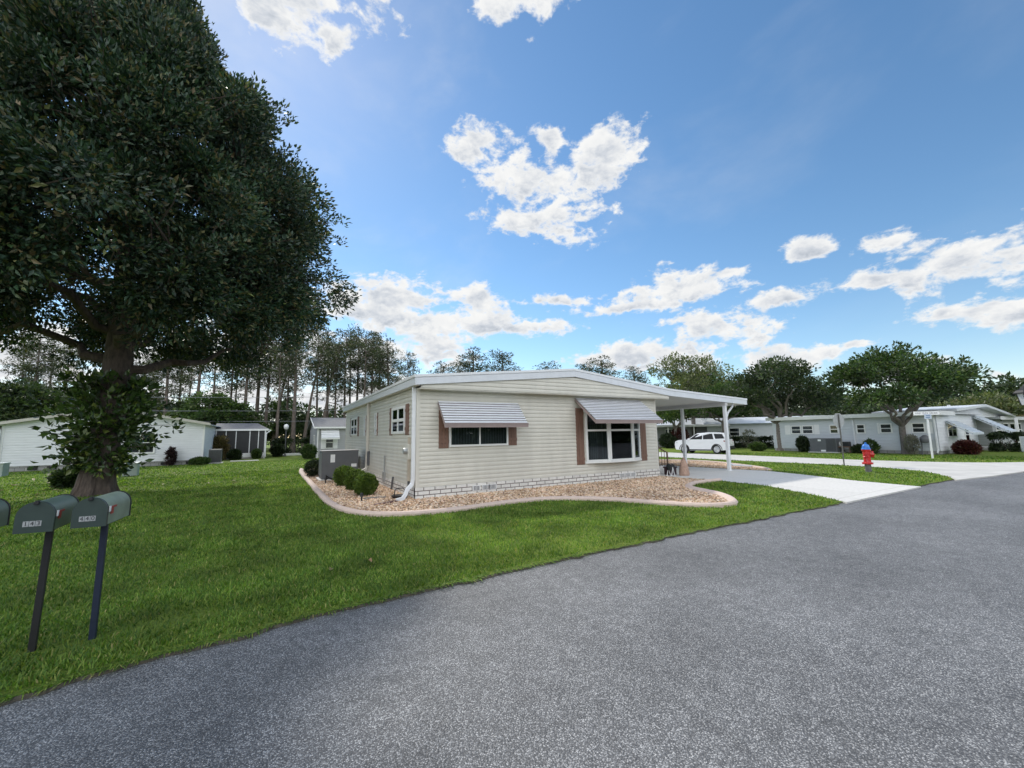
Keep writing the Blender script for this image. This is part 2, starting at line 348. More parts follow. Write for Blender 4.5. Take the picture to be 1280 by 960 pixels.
# thin high veil, streaked, strongest towards the sun
vs = vmt('MULTIPLY', D, (1.0, .55, 1.5)).outputs[0]
vn = fbm(vs, 3.2, 7, .55)
vm = N.new('ShaderNodeMapRange'); vm.interpolation_type = 'SMOOTHSTEP'; vm.inputs['From Min'].default_value = .44; vm.inputs['From Max'].default_value = .78; vm.inputs['To Max'].default_value = .30; L.new(vn, vm.inputs['Value'])
sd = vmt('DOT_PRODUCT', D, tuple(sun_dir)).outputs['Value']
vf = N.new('ShaderNodeMapRange'); vf.inputs['From Min'].default_value = .35; vf.inputs['From Max'].default_value = .95; vf.inputs['To Min'].default_value = .25; L.new(sd, vf.inputs['Value'])
veil = mth('MULTIPLY', vm.outputs['Result'], vf.outputs['Result'])
alpha = mth('MAXIMUM', mrg.outputs['Result'], veil)
core = N.new('ShaderNodeMapRange'); core.interpolation_type = 'SMOOTHSTEP'; core.inputs['From Min'].default_value = .35; core.inputs['From Max'].default_value = 1.35; L.new(dens, core.inputs['Value'])
rel = mth('MULTIPLY_ADD', mth('SUBTRACT', f2, f1), 3.4, .30, clamp=True)
under = N.new('ShaderNodeMapRange'); under.interpolation_type = 'SMOOTHSTEP'; under.inputs['From Min'].default_value = .15; under.inputs['From Max'].default_value = -.75; L.new(mth('ADD', lowr, mth('MULTIPLY', mth('SUBTRACT', f1, .5), 1.2)), under.inputs['Value'])
shade = mth('MULTIPLY', core.outputs['Result'], mth('MULTIPLY_ADD', under.outputs['Result'], .52, .10))
shade = mth('ADD', shade, mth('MULTIPLY', rel, mth('MULTIPLY_ADD', core.outputs['Result'], .50, .20)), clamp=True)
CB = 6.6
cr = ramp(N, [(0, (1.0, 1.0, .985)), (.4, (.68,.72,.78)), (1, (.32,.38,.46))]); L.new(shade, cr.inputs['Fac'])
# emission of the clouds behind the camera boosted as added fill for the house
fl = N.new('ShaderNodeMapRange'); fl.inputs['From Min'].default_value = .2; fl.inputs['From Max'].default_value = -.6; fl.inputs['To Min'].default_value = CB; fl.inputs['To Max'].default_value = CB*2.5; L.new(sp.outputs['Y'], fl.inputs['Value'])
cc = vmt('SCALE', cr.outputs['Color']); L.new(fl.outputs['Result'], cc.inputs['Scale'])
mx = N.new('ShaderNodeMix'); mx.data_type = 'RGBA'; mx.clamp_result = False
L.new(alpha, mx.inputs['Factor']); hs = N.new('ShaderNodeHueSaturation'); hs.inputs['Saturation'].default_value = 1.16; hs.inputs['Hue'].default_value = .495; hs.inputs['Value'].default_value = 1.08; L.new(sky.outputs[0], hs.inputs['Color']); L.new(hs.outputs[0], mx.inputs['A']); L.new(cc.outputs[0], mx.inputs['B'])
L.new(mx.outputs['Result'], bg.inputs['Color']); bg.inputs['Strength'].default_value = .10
w.cycles.sampling_method = 'MANUAL'; w.cycles.sample_map_resolution = 512

# ------------------------------------------------------------------ ground
def smooth_line(pts, n=8, closed=False):
    out = []; m = len(pts)
    for i in range(m if closed else m-1):
        p0, p1, p2, p3 = [np.array(pts[(i+k) % m] if closed else pts[min(max(i+k, 0), m-1)], float) for k in (-1, 0, 1, 2)]
        for k in range(n):
            t = k/n; out.append(.5*((2*p1)+(-p0+p2)*t+(2*p0-5*p1+4*p2-p3)*t*t+(-p0+3*p1-3*p2+p3)*t**3))
    if not closed: out.append(np.array(pts[-1], float))
    return np.array(out)
def inside(px, py, poly):
    r = np.zeros(len(px), bool); n = len(poly)
    for i in range(n):
        x0, y0 = poly[i]; x1, y1 = poly[(i+1) % n]
        c = ((y0 > py) != (y1 > py)) & (px < (x1-x0)*(py-y0)/((y1-y0) or 1e-12)+x0); r ^= c
    return r
def sheet(name, poly, z, m, kind='structure'):
    b = MB(); b.poly([(p[0], p[1], z) for p in poly]); return tag(b.build(name, m), kind=kind)
rng = np.random.default_rng(5)
b = MB(); b.poly([(-900,-900,-.09), (900,-900,-.09), (900,900,-.09), (-900,900,-.09)]); tag(b.build('ground', MT['lawn']), kind='structure')
ROAD_Y = -6.2
xs = np.arange(-60, 70.01, .12)
edge_y = lambda x: float(np.interp(x, [-12, -8, -4.75, -4.24, -3.54, -2.85, -1], [-7.6, -7.3, -6.68, -6.50, -6.40, -6.30, ROAD_Y]))
edge = [(x, edge_y(x) + .03*math.sin(x*.7)+.02*math.sin(x*2.3+1)+rng.normal(0, .018)) for x in xs]
# asphalt is 4 cm below the turf, the turf has a cut soil edge
b = MB(); b.poly([(-250,-40,-.024), (250,-40,-.024), (250,-5.9,-.024), (-250,-5.9,-.024)]); tag(b.build('road', MT['asphalt']), kind='structure')
soil = mat('soil_edge', (.075,.066,.050), .95, .4, 14, bump=.6)
b = MB()
for i in range(len(edge)-1):
    (xa, ya), (xb, yb) = edge[i], edge[i+1]
    b.add([(xa, ya, 0), (xb, yb, 0), (xb, 260, 0), (xa, 260, 0)], [(0,1,2,3)])
b.add([(-250,-7.6,0), (-60,edge[0][1],0), (-60,260,0), (-250,260,0)], [(0,1,2,3)])
b.add([(edge[-1][0],edge[-1][1],0), (250,-6.2,0), (250,260,0), (edge[-1][0],260,0)], [(0,1,2,3)])
tag(b.build('lawn', MT['lawn']), kind='structure')
b = MB()
for i in range(len(edge)-1):
    (xa, ya), (xb, yb) = edge[i], edge[i+1]
    b.add([(xa, ya, -.002), (xb, yb, -.002), (xb, yb-.02-.012*math.sin(xb*5), -.022), (xa, ya-.02-.012*math.sin(xa*5), -.022)], [(0,3,2,1)])
tag(b.build('lawn_edge_soil', soil), kind='structure')
# driveway and the pale side street lie a little above the turf; both run out over the asphalt edge
DRIVE = [(9.35,13.0), (9.35,-.9), (9.75,-2.2), (9.55,-3.8), (8.7,-5.3), (8.0,-6.32), (12.6,-6.32), (12.95,-4.6), (13.75,-2.8), (14.3,-1.2), (14.05,.5), (13.7,2.5), (13.6,13.0)]
b = MB(); b.prism([(p[0],p[1],-.03) for p in DRIVE][::-1], (0,0,.042)); tag(b.build('driveway', MT['concrete']), kind='structure')
STREET = [tuple(p) for p in smooth_line([(19.6,60), (19.6,20), (19.4,6), (19.5,1), (19.45,-2.0), (18.7,-4.3), (17.1,-5.6), (15.4,-6.38)], 6)] + [(18.0,-6.72), (20.9,-6.95), (24.9,-7.1), (28.5,-6.7), (30.0,-6.3)] + [tuple(p) for p in smooth_line([(27.0,-6.1), (25.2,-4.8), (24.2,-2.6), (24.0,0), (24.3,4), (24.6,10), (24.6,20), (24.6,60)], 5)]
b = MB(); b.prism([(p[0],p[1],-.035) for p in STREET][::-1], (0,0,.05)); tag(b.build('side_street', MT['street']), kind='structure')

# ------------------------------------------------------------------ gravel beds with moulded concrete curb
BED_OUT = smooth_line([(-1.95,13.6), (-2.08,11.1), (-2.06,6.5), (-2.04,2.73), (-1.98,.4), (-1.69,-1.1), (-1.08,-1.86), (.06,-2.12), (1.78,-1.95), (2.9,-2.15), (3.88,-3.01), (4.45,-4.10), (4.96,-4.85), (5.55,-5.07), (6.05,-4.85), (6.71,-4.11), (7.25,-2.85), (8.07,-2.25), (8.97,-2.10), (9.70,-2.12)], 7)
BED1 = [tuple(p) for p in BED_OUT] + [(9.33,-.9), (9.33,-.0), (0,0), (0,13.6)]
BED2_OUT = smooth_line([(13.75,5.6), (15.3,6.1), (16.6,5.3), (17.1,4.0), (16.85,2.5), (16.35,1.5), (15.7,.25), (15.0,-.8), (14.5,-1.22)], 7)
BED2 = [tuple(p) for p in BED2_OUT] + [(14.36,-1.15), (14.1,.5), (13.75,2.5)]
sheet('gravel_bed', BED1, .012, MT['gravelbase']); sheet('gravel_bed', BED2, .012, MT['gravelbase'])
def curb(pts, label, grp=None):
    b = MB(); P = [np.array((p[0], p[1])) for p in pts]; prof = [(-.10,-.03), (-.10,.05), (-.07,.085), (-.025,.10), (.02,.09), (.05,.075), (.10,.045), (.115,-.03)]
    rows = []
    for i, p in enumerate(P):
        d = P[min(i+1, len(P)-1)]-P[max(i-1, 0)]; d = d/np.linalg.norm(d); nrm = np.array((d[1], -d[0]))
        rows.append([(p[0]+nrm[0]*a, p[1]+nrm[1]*a, z) for a, z in prof])
    k = len(prof); vs = [q for r in rows for q in r]; fs = []
    for i in range(len(P)-1):
        for j in range(k-1): fs.append((i*k+j, (i+1)*k+j, (i+1)*k+j+1, i*k+j+1))
    fs.append(tuple(range(k))); fs.append(tuple((len(P)-1)*k+j for j in range(k))[::-1]); b.add(vs, fs)
    return tag(b.build('garden_curb', MT['curb']), label, 'curb', grp)
curb(BED_OUT[::-1], 'long curving pinkish concrete curb round the gravel bed of the cream house', 'garden curbs')
curb(BED2_OUT[::-1], 'short concrete curb round the gravel patch beyond the driveway', 'garden curbs')

# pebbles
ico_v = []; ph = (1+5**.5)/2
for a in (-1, 1):
    for c in (-ph, ph): ico_v += [(0,a,c), (a,c,0), (c,0,a)]
ico_v = np.array(ico_v, float); ico_v /= np.linalg.norm(ico_v[0])
from mathutils.geometry import delaunay_2d_cdt
def hull_faces(V):
    f = []; n = len(V); e = None
    for i in range(n):
        for j in range(i+1, n):
            for k in range(j+1, n):
                nr = np.cross(V[j]-V[i], V[k]-V[i]); s = (V-V[i])@nr
                if (s < 1e-6).all(): f.append((i, j, k))
                elif (s > -1e-6).all(): f.append((i, k, j))
    return np.array(f)
ICO_F = hull_faces(ico_v)
def pebbles(name, poly, n, smin, smax, m):
    A = np.array(poly); lo, hi = A.min(0), A.max(0); P = np.zeros((0, 2))
    while len(P) < n:
        q = rng.uniform(lo, hi, (n*2, 2)); q = q[inside(q[:,0], q[:,1], poly)]; P = np.vstack([P, q])
    P = P[:n]; s = rng.uniform(smin, smax, (n, 1))*rng.uniform(.6, 1.25, (n, 3)); s[:,2] *= .65
    V = ico_v[None]*rng.uniform(.8, 1.15, (n, 12, 1))*s[:,None]
    a = rng.uniform(0, 2*PI, n); ca, sa = np.cos(a)[:,None], np.sin(a)[:,None]
    X = V[:,:,0]*ca-V[:,:,1]*sa; Y = V[:,:,0]*sa+V[:,:,1]*ca
    V = np.stack([X+P[:,:1], Y+P[:,1:], V[:,:,2]+.018+rng.uniform(0, .022, (n,1))], 2).reshape(-1, 3)
    Fc = (ICO_F[None]+12*np.arange(n)[:,None,None]).reshape(-1, 3)
    return tag(mesh_np(name, V, Fc, m, smooth=True), kind='stuff')
PEB = island_mat('river_pebble', [(0,(.20,.11,.07)), (.18,(.60,.40,.24)), (.36,(.78,.62,.45)), (.5,(.40,.24,.15)), (.66,(.82,.72,.60)), (.82,(.66,.43,.31)), (.92,(.50,.37,.22)), (1,(.11,.08,.07))], rough=.7, nscale=.8, nvar=.22)
pebbles('gravel', BED1, 32000, .012, .033, PEB); pebbles('gravel', BED2, 9000, .013, .034, PEB)

# ------------------------------------------------------------------ grass blades
def grass_points():
    out = []
    for (r0, r1, dens) in ((3.5,6,3400), (6,9,1900), (9,13,900), (13,18,420), (18,25,190), (25,36,80)):
        a0, a1 = YAW-rad(66), YAW+rad(66); area = (a1-a0)/2*(r1*r1-r0*r0); n = int(area*dens)
        r = np.sqrt(rng.uniform(r0*r0, r1*r1, n)); a = rng.uniform(a0, a1, n)
        out.append(np.stack([CAM[0]+r*np.sin(a), CAM[1]+r*np.cos(a), r], 1))
    return np.vstack(out)
G = grass_points(); ey = np.interp(G[:,0], xs, [e[1] for e in edge])
ok = (G[:,1] > ey-.02)
off = np.array([(p[0], p[1]) for p in BED1])
for poly in (BED1, BED2, DRIVE, STREET, [(0,0), (9.3,0), (9.3,12.5), (0,12.5)]): ok &= ~inside(G[:,0], G[:,1], [tuple(p) for p in poly])
ok &= ~((G[:,0] > 32.4) & (G[:,1] > -2)) & ~((G[:,1] > 24) & (G[:,0] < -7))
# bare thin spots in the verge by the mailbox posts
bare = np.exp(-(((G[:,0]+4.1)/.55)**2+((G[:,1]+5.75)/.22)**2)) + .8*np.exp(-(((G[:,0]+4.75)/.3)**2+((G[:,1]+5.9)/.12)**2))
ok &= rng.uniform(0, 1, len(G)) > bare*.85
G = G[ok]; n = len(G)
clump = np.sin(G[:,0]*2.1+np.sin(G[:,1]*1.3))*np.sin(G[:,1]*2.7+np.sin(G[:,0]*1.9))
far = np.clip(G[:,2]/9, .75, 3.2)
hgt = rng.uniform(.020, .048, n)*(1+.25*clump)*np.clip(.8+G[:,2]/40, .8, 1.3); wid = rng.uniform(.0035, .0065, n)*far*1.25
dist_e = G[:,1]-np.interp(G[:,0], xs, [e[1] for e in edge]); hgt *= np.where(dist_e < .10, 1.25, 1)
a = rng.uniform(0, 2*PI, n); lean = rng.uniform(.25, 1.15, n)*hgt
base = np.stack([G[:,0], G[:,1], np.zeros(n)], 1); side = np.stack([np.cos(a), np.sin(a), np.zeros(n)], 1)*wid[:,None]
b2 = a+PI/2+rng.normal(0, .5, n); tip = base+np.stack([np.cos(b2)*lean, np.sin(b2)*lean, hgt], 1)
ov = dist_e < .09; tip[:,1] = np.where(ov, tip[:,1]-rng.uniform(0, .10, n), tip[:,1]); tip[:,2] = np.where(ov, tip[:,2]*rng.uniform(.1, 1, n)-.015, tip[:,2])
mid = (base+tip)/2+np.array([0,0,1])*hgt[:,None]*.16
V = np.stack([base-side, base+side, mid+side*.8, tip, mid-side*.8], 1).reshape(-1, 3)
idx = 5*np.arange(n)[:,None]
Fg = np.concatenate([idx+np.array([[0,1,2]]), idx+np.array([[0,2,4]]), idx+np.array([[4,2,3]])], 0)
GRASS = island_mat('grass_blade', [(0,(.050,.112,.020)), (.4,(.105,.195,.030)), (.75,(.17,.26,.044)), (.93,(.24,.30,.06)), (1,(.36,.30,.14))], rough=.55, trans=.35, spec=.3, nscale=1.3, nvar=.42)
tag(mesh_np('grass', V, Fg, GRASS), kind='stuff')
# ------------------------------------------------------------------ the cream house
HW, HL, ZE, ZS = 9.25, 12.4, 2.95, .30
FRONT = ((0,0), (1,0), (0,-1)); LEFT = ((0,HL), (0,-1), (-1,0)); RIGHT = ((HW,0), (0,1), (1,0)); BACK = ((HW,HL), (-1,0), (0,1))
def siding(b, W, s0, s1, z0, z1, c=.117, lip=.021, lim=None):
    """lapped boards: every course leans out to a lip; lim(z) gives the span at that height"""
    A, t, n = W; P = lambda a, d, z: (A[0]+t[0]*a+n[0]*d, A[1]+t[1]*a+n[1]*d, z)
    z = z0
    while z < z1-.002:
        zt = min(z+c, z1); l0, r0 = (s0, s1) if lim is None else lim(z); l1, r1 = (s0, s1) if lim is None else lim(zt)
        if r0 > l0:
            zm = z+(zt-z)*.45; lm, rm = (l0+(l1-l0)*.45, r0+(r1-r0)*.45)
            b.add([P(l0,lip,z), P(r0,lip,z), P(rm,lip*.95,zm), P(lm,lip*.95,zm), P(l1,.002,zt), P(r1,.002,zt), P(l0,.0,z), P(r0,.0,z)],
                  [(0,1,2,3), (3,2,5,4), (6,7,1,0)])
        z = zt
def window_unit(parent, W, s0, s1, z0, z1, cols=2, rows=1, d=.065, fw=.055, blinds=False, mull=.045, base=.026, name='window', split=None, pane=None):
    A, t, n = W; b = MB()
    b.wbox(A,t,n, s0, s1, 0, d, z0, z0+fw); b.wbox(A,t,n, s0, s1, 0, d, z1-fw, z1)
    b.wbox(A,t,n, s0, s0+fw, 0, d-.002, z0+fw, z1-fw); b.wbox(A,t,n, s1-fw, s1, 0, d-.002, z0+fw, z1-fw)
    cs = [s0+fw+(s1-s0-2*fw)*i/cols for i in range(cols+1)] if split is None else split
    for x in cs[1:-1]: b.wbox(A,t,n, x-mull/2, x+mull/2, .02, d-.004, z0+fw, z1-fw)
    for j in range(1, rows):
        z = z0+fw+(z1-z0-2*fw)*j/rows; b.wbox(A,t,n, s0+fw, s1-fw, .02, d-.007, z-mull/2, z+mull/2)
    w = b.build(name, MT['frame'], parent, bevel=.004)
    b = MB(); b.wbox(A,t,n, s0+.02, s1-.02, base*.2, base+.004, z0+.02, z1-.02); b.build('interior', MT['dark'], w)
    b = MB(); b.wbox(A,t,n, s0+fw*.7, s1-fw*.7, d*.62, d*.62+.004, z0+fw*.7, z1-fw*.7); b.build('pane', pane or MT['glass'], w)
    if blinds:
        b = MB(); x = s0+fw+.03
        while x < s1-fw-.03:
            b.wbox(A,t,n, x, x+.035, base+.006, base+.010, z0+fw, z1-fw); x += .085
        b.build('blind', MT['blind'], w)
    return w
def shutter(parent, W, s0, s1, z0, z1, m=None, d=.045):
    A, t, n = W; b = MB(); k = 3; w = (s1-s0)/k
    for i in range(k): b.wbox(A,t,n, s0+i*w+.003, s0+(i+1)*w-.003, .01, d-.012, z0, z1)
    for z in (z0+.14, z1-.22): b.wbox(A,t,n, s0, s1, .012, d, z, z+.085)
    return b.build('shutter', m or MT['shutter'], parent, bevel=.003)
def awning(parent, W, s0, s1, zt, zb, out, nsl, splay=0.0, vh=.105, slat=None, edge=None, val=None):
    """louvred metal hood: overlapping slats, closed stepped sides, front valance"""
    A, t, n = W; P = lambda a, d, z: (A[0]+t[0]*a+n[0]*d, A[1]+t[1]*a+n[1]*d, z)
    b = MB(); e = MB()
    for i in range(nsl):
        f0, f1 = i/nsl, (i+1)/nsl; d0, d1 = .03+out*f0, .03+out*(f1+.22/nsl*0)
        z0, z1 = zt+(zb-zt)*f0, zt+(zb-zt)*f1; g0, g1 = s0-splay*f0, s1+splay*f0; h0, h1 = s0-splay*f1, s1+splay*f1
        hh = (zt-zb)/nsl*.42
        b.add([P(g0,d0,z0), P(g1,d0,z0), P(h1,d1,z1+hh), P(h0,d1,z1+hh), P(h0,d1,z1), P(h1,d1,z1), P(h0,d1-.03,z1), P(h1,d1-.03,z1)],
              [(0,3,2,1), (3,4,5,2), (4,6,7,5)])
        e.add([P(h0,d1+.002,z1-.001), P(h1,d1+.002,z1-.001), P(h1,d1+.002,z1+hh*.7), P(h0,d1+.002,z1+hh*.7)], [(0,1,2,3)])
    aw = b.build('awning', slat or MT['slat'], parent)
    e.build('slat_edge', edge or MT['slatedge'], aw)
    v = MB(); o = .03+out; a0, a1 = s0-splay, s1+splay
    v.wbox(A,t,n, a0-.015, a1+.015, o-.012, o+.012, zb-vh, zb+.006)
    v.wbox(A,t,n, a0-.02, a1+.02, o+.012, o+.022, zb-.03, zb+.008)
    for q in (s0, s1):
        g = q-splay if q == s0 else q+splay
        v.prism([P(q,.03,zt-.03), P(g,o-.012,zb-.01), P(g,o-.012,zb-vh), P(q,.03,zt-.10)], tuple(x*.012 for x in (t[0],t[1],0)))
    v.build('valance', val or MT['valance'], aw)
    return aw
def downspout(parent, pts, w=.085, h=.065, name='downspout', m=None, up=(0,0,1)):
    b = MB(); b.sweep_rect(pts, w, h, up); return b.build(name, m or MT['whitemetal'], parent, bevel=.012, seg=2)

H = thing('cream_house', 'single storey cream clapboard house with low gabled roof, two slatted awnings and a carport', 'house', (0,0,0))
# walls
for W, L_ in ((FRONT, HW), (LEFT, HL), (RIGHT, HL), (BACK, HW)):
    b = MB(); A, t, n = W; b.wbox(A, t, n, .0, L_, -.10, 0, ZS, ZE+.05); siding(b, W, .055, L_-.055, ZS+.01, ZE)
    b.build('wall', MT['siding'], H)
for (x, y) in ((0,0), (HW,0), (0,HL), (HW,HL)):
    b = MB(); sx = -1 if x == 0 else 1; sy = -1 if y == 0 else 1
    b.box(min(x-sx*.07, x+sx*.022), max(x-sx*.07, x+sx*.022), min(y+sy*.002, y+sy*.022), max(y+sy*.002, y+sy*.022), ZS, ZE)
    b.box(min(x+sx*.001, x+sx*.0215), max(x+sx*.001, x+sx*.0215), min(y-sy*.07, y+sy*.002), max(y-sy*.07, y+sy*.002), ZS, ZE)
    b.build('corner_trim', MT['trim'], H, bevel=.004)
SKIRT = brick_mat('white_brick', (.76,.745,.715), (.20,.175,.16), .31, .108, mw=.013, bump=.6, var=.12)
b = MB()
for W, L_ in ((FRONT, HW), (LEFT, HL), (RIGHT, HL), (BACK, HW)):
    A, t, n = W; b.wbox(A, t, n, -.035 if W in (FRONT, BACK) else .0, L_+(.035 if W in (FRONT, BACK) else 0), -.09, .035, -.05, ZS+.004)
b.build('skirting', SKIRT, H)
# roof: ridge along Y, left eave at x=-.12, the right slope runs on over the carport
OV, RX, ZR = -.35, 5.15, 3.50
KX, KZ = 9.75, 3.025                                # the slope eases where the carport roof begins
XL, XR, ZL, ZRr = -.14, 14.75, 2.99, 2.80          # underside of the fascia at each end
YB = HL+.2
b = MB()
def roof_slab(x0, z0, x1, z1, th):
    b.prism([(x0, OV+.03, z0+.10), (x1, OV+.03, z1+.10), (x1, OV+.03, z1+th), (x0, OV+.03, z0+th)], (0, YB-OV-.03, 0))
roof_slab(XL+.03, ZL, RX-.001, ZR, .262); roof_slab(RX+.001, ZR, KX-.001, KZ, .262); roof_slab(KX+.001, KZ, XR-.03, ZRr, .262)
RF = b.build('roof', MT['roofmetal'], H)
b = MB(); c2 = MB()
for (x0, z0, x1, z1) in ((XL, ZL, RX, ZR), (RX, ZR, KX, KZ), (KX, KZ, XR, ZRr)):
    for y in (OV, YB):
        b.prism([(x0,y,z0), (x1,y,z1), (x1,y,z1+.195), (x0,y,z0+.195)], (0,.028,0))
        c2.prism([(x0,y-.014,z0+.200), (x1,y-.014,z1+.200), (x1,y-.014,z1+.275), (x0,y-.014,z0+.275)], (0,.05,0))
b.box(XL-.028, XL, OV, YB+.02, ZL+.0, ZL+.195); c2.box(XL-.05, XL, OV-.014, YB+.03, ZL+.200, ZL+.275)
b.box(XR, XR+.028, OV, YB+.02, ZRr, ZRr+.195); c2.box(XR, XR+.045, OV-.014, YB+.03, ZRr+.2, ZRr+.275)
b.build('fascia', MT['fascia'], RF, bevel=.005); c2.build('roof_edge', MT['whitemetal'], RF, bevel=.006)
# gable above the front wall stands forward of it
b = MB(); GY = OV+.06
lim = lambda z: (max(.0, (z-.03-ZL)/(ZR-ZL)*(RX-XL)+XL), min(9.7, KX-(z-.03-KZ)/(ZR-KZ)*(KX-RX)))
siding(b, ((0,GY), (1,0), (0,-1)), 0, 9.7, ZE-.02, ZR-.02, c=.117, lim=lim)
b.poly([(0,GY+.002,ZE-.02), (9.7,GY+.002,ZE-.02), (9.7,GY+.002,KZ+.03), (RX,GY+.002,ZR), (0.0,GY+.002,ZL+.02)])
b.build('gable', MT['siding'], H)
b = MB(); b.box(-.02, 9.72, GY-.004, -.003, ZE-.05, ZE-.022)
b.box(XL+.002, -.03, OV+.04, YB-.05, 2.978, 2.99); b.build('gable_soffit', MT['trim'], H)
# carport ceiling, ribbed, with edge beam
b = MB(); k = 26
for i in range(k):
    x0 = 9.75+(XR-.05-9.75)*i/k; x1 = 9.75+(XR-.05-9.75)*(i+1)/k-.012
    zz = lambda x: ZRr+(KZ-ZRr)*(XR-x)/(XR-KX)+.02
    b.prism([(x0,OV+.03,zz(x0)), (x1,OV+.03,zz(x1)), (x1,OV+.03,zz(x1)+.05), (x0,OV+.03,zz(x0)+.05)], (0,YB-OV-.05,0))
b.poly([(9.28,OV+.05,ZE-.03), (9.28,YB-.1,ZE-.03), (9.9,YB-.1,zz(9.9)+.03), (9.9,OV+.05,zz(9.9)+.03)])
b.build('carport_ceiling', MT['soffit'], H)
b = MB(); b.box(13.22, 13.38, OV+.04, YB-.1, 2.74, zz(13.38)+.015); b.build('carport_beam', MT['soffit'], H)
for y in (-.22, 1.9, 4.9, 7.9, 10.9):
    b = MB(); b.box(13.24, 13.36, y-.06, y+.06, 0, 2.74); b.box(13.20, 13.40, y-.1, y+.1, .011, .03); b.build('carport_post', MT['whitemetal'], H, bevel=.008)
downspout(H, [(13.95,-.20,2.90), (13.9,-.20,2.72), (13.55,-.2,2.45), (13.42,-.2,2.25), (13.42,-.2,.42), (13.46,-.17,.30), (13.75,-.1,.22), (15.5,.12,.07)], .07, .06, up=(0,1,0))
# front windows
window_unit(H, FRONT, .90, 2.77, 1.34, 2.30, 2, 1, blinds=True)
shutter(H, FRONT, .60, .89, 1.31, 2.36); shutter(H, FRONT, 2.785, 3.08, 1.335, 2.36)
awning(H, FRONT, .57, 3.13, 2.61, 1.97, .56, 9)
# bow window: three lights stepping round a shallow curve
BW = [((5.76,-.03), (6.62,-.24)), ((6.62,-.24), (7.74,-.24)), ((7.74,-.24), (8.30,-.03))]
bow = None
b = MB(); b.prism([(5.72,-.017,.655), (5.72,-.06,.655), (6.60,-.29,.655), (7.76,-.29,.655), (8.34,-.06,.655), (8.34,-.017,.655)], (0,0,.065)); bow = b.build('bow_window', MT['frame'], H, bevel=.006); b = MB()
b.prism([(5.72,-.017,2.36), (5.72,-.06,2.36), (6.60,-.29,2.36), (7.76,-.29,2.36), (8.34,-.06,2.36), (8.34,-.017,2.36)], (0,0,.06))
b.build('head', MT['frame'], bow, bevel=.006)
for (p, q) in BW:
    p, q = np.array(p), np.array(q); L_ = float(np.linalg.norm(q-p)); t = (q-p)/L_; n = (t[1], -t[0]); W = (tuple(p), tuple(t), n)
    b = MB(); z0, z1, f = .722, 2.358, .075
    b.wbox(*W, .0, f, -.03, .035, z0, z1); b.wbox(*W, L_-f, L_, -.03, .035, z0, z1)
    b.wbox(*W, f, L_-f, -.028, .03, z0, z0+.05); b.wbox(*W, f, L_-f, -.028, .03, z1-.06, z1); b.wbox(*W, f, L_-f, -.028, .028, 1.72, 1.785)
    b.build('sash', MT['frame'], bow, bevel=.004)
    b = MB(); b.wbox(*W, f*.6, L_-f*.6, .0, .004, z0+.03, z1-.03); b.build('pane', MT['glass'], bow)
b = MB(); b.prism([(5.80,-.020,.73), (8.26,-.020,.73), (8.26,-.020,2.35), (5.80,-.020,2.35)], (0,-.004,0)); b.build('interior', MT['dark'], bow)
b = MB(); x = 5.95
while x < 8.2:
    dd = .10 if 6.5 < x < 7.9 else .05
    if not 6.25 < x < 6.42: b.box(x, x+.05, -dd-.004, -dd, .74, 2.34)
    x += .085
b.build('blind', mat('blind_dim', (.035,.04,.045), .7), bow)
shutter(H, FRONT, 5.37, 5.70, .63, 2.5); shutter(H, FRONT, 8.36, 8.66, .63, 2.5)
awning(H, FRONT, 5.36, 8.40, 2.84, 2.07, 1.0, 13, vh=.11)
# skirting vents
for x in (1.72, 2.02, 2.24, 7.34, 7.62, 7.88):
    b = MB(); b.wbox(*FRONT, x-.12, x+.12, .034, .046, .10, .245)
    for k in range(5): b.wbox(*FRONT, x-.095+.042*k, x-.08+.042*k, .046, .056, .12, .225)
    v_ = b.build('foundation_vent', MT['white'], H); b = MB(); b.wbox(*FRONT, x-.10, x+.10, .045, .0475, .115, .23); b.build('vent_slots', MT['acgrey'], v_)
# left wall: windows, shutters, downspouts, meter
wy = lambda y: HL-y
for (y0, y1) in ((1.05, 2.55), (8.9, 10.55)):
    window_unit(H, LEFT, wy(y1), wy(y0), 1.73, 2.55, 2, 2, mull=.09, fw=.08)
    shutter(H, LEFT, wy(y1)-.36, wy(y1)-.02, 1.69, 2.58); shutter(H, LEFT, wy(y0)+.02, wy(y0)+.36, 1.69, 2.58)
for y in (4.98, 7.1):
    window_unit(H, LEFT, wy(y+.16), wy(y-.16), 1.70, 2.54, 1, 3, mull=.06, fw=.06)
    shutter(H, LEFT, wy(y+.16)-.12, wy(y+.16)-.01, 1.70, 2.54); shutter(H, LEFT, wy(y-.16)+.01, wy(y-.16)+.12, 1.70, 2.54)
downspout(H, [(-.075,.06,2.99), (-.075,.06,.52), (-.10,.06,.40), (-.25,-.02,.28), (-.30,-.05,.16), (-.38,-.09,.075), (-.55,-.16,.055)], .10, .075, up=(0,-1,0))
downspout(H, [(-.075,6.28,2.99), (-.075,6.28,.50), (-.12,6.26,.40), (-.45,6.1,.28), (-.62,6.0,.22)], .10, .08, up=(0,-1,0), m=MT['trim'])
b = MB(); b.box(-.10, -.02, .42, .72, 1.02, 1.44); mt = b.build('meter_box', MT['trim'], H, bevel=.01)
b = MB(); b.lathe([(.0,-.21), (.07,-.205), (.088,-.17), (.088,-.10)], 18, (0,.57,1.25), 'x'); b.build('meter_glass', MT['steel'], mt, smooth=True)
b = MB(); b.box(-.085,-.02,.50,.62,.44,1.02); cbm = mat('conduit_beige', (.50,.44,.36), .6); b.build('conduit', cbm, mt); b = MB(); b.box(-.075,-.02,.52,.60,1.44,1.62); b.build('conduit', cbm, mt)
b = MB(); b.box(-.07,-.02,.53,.60,.10,.43); b.build('lower_pipe', MT['acgrey'], mt)
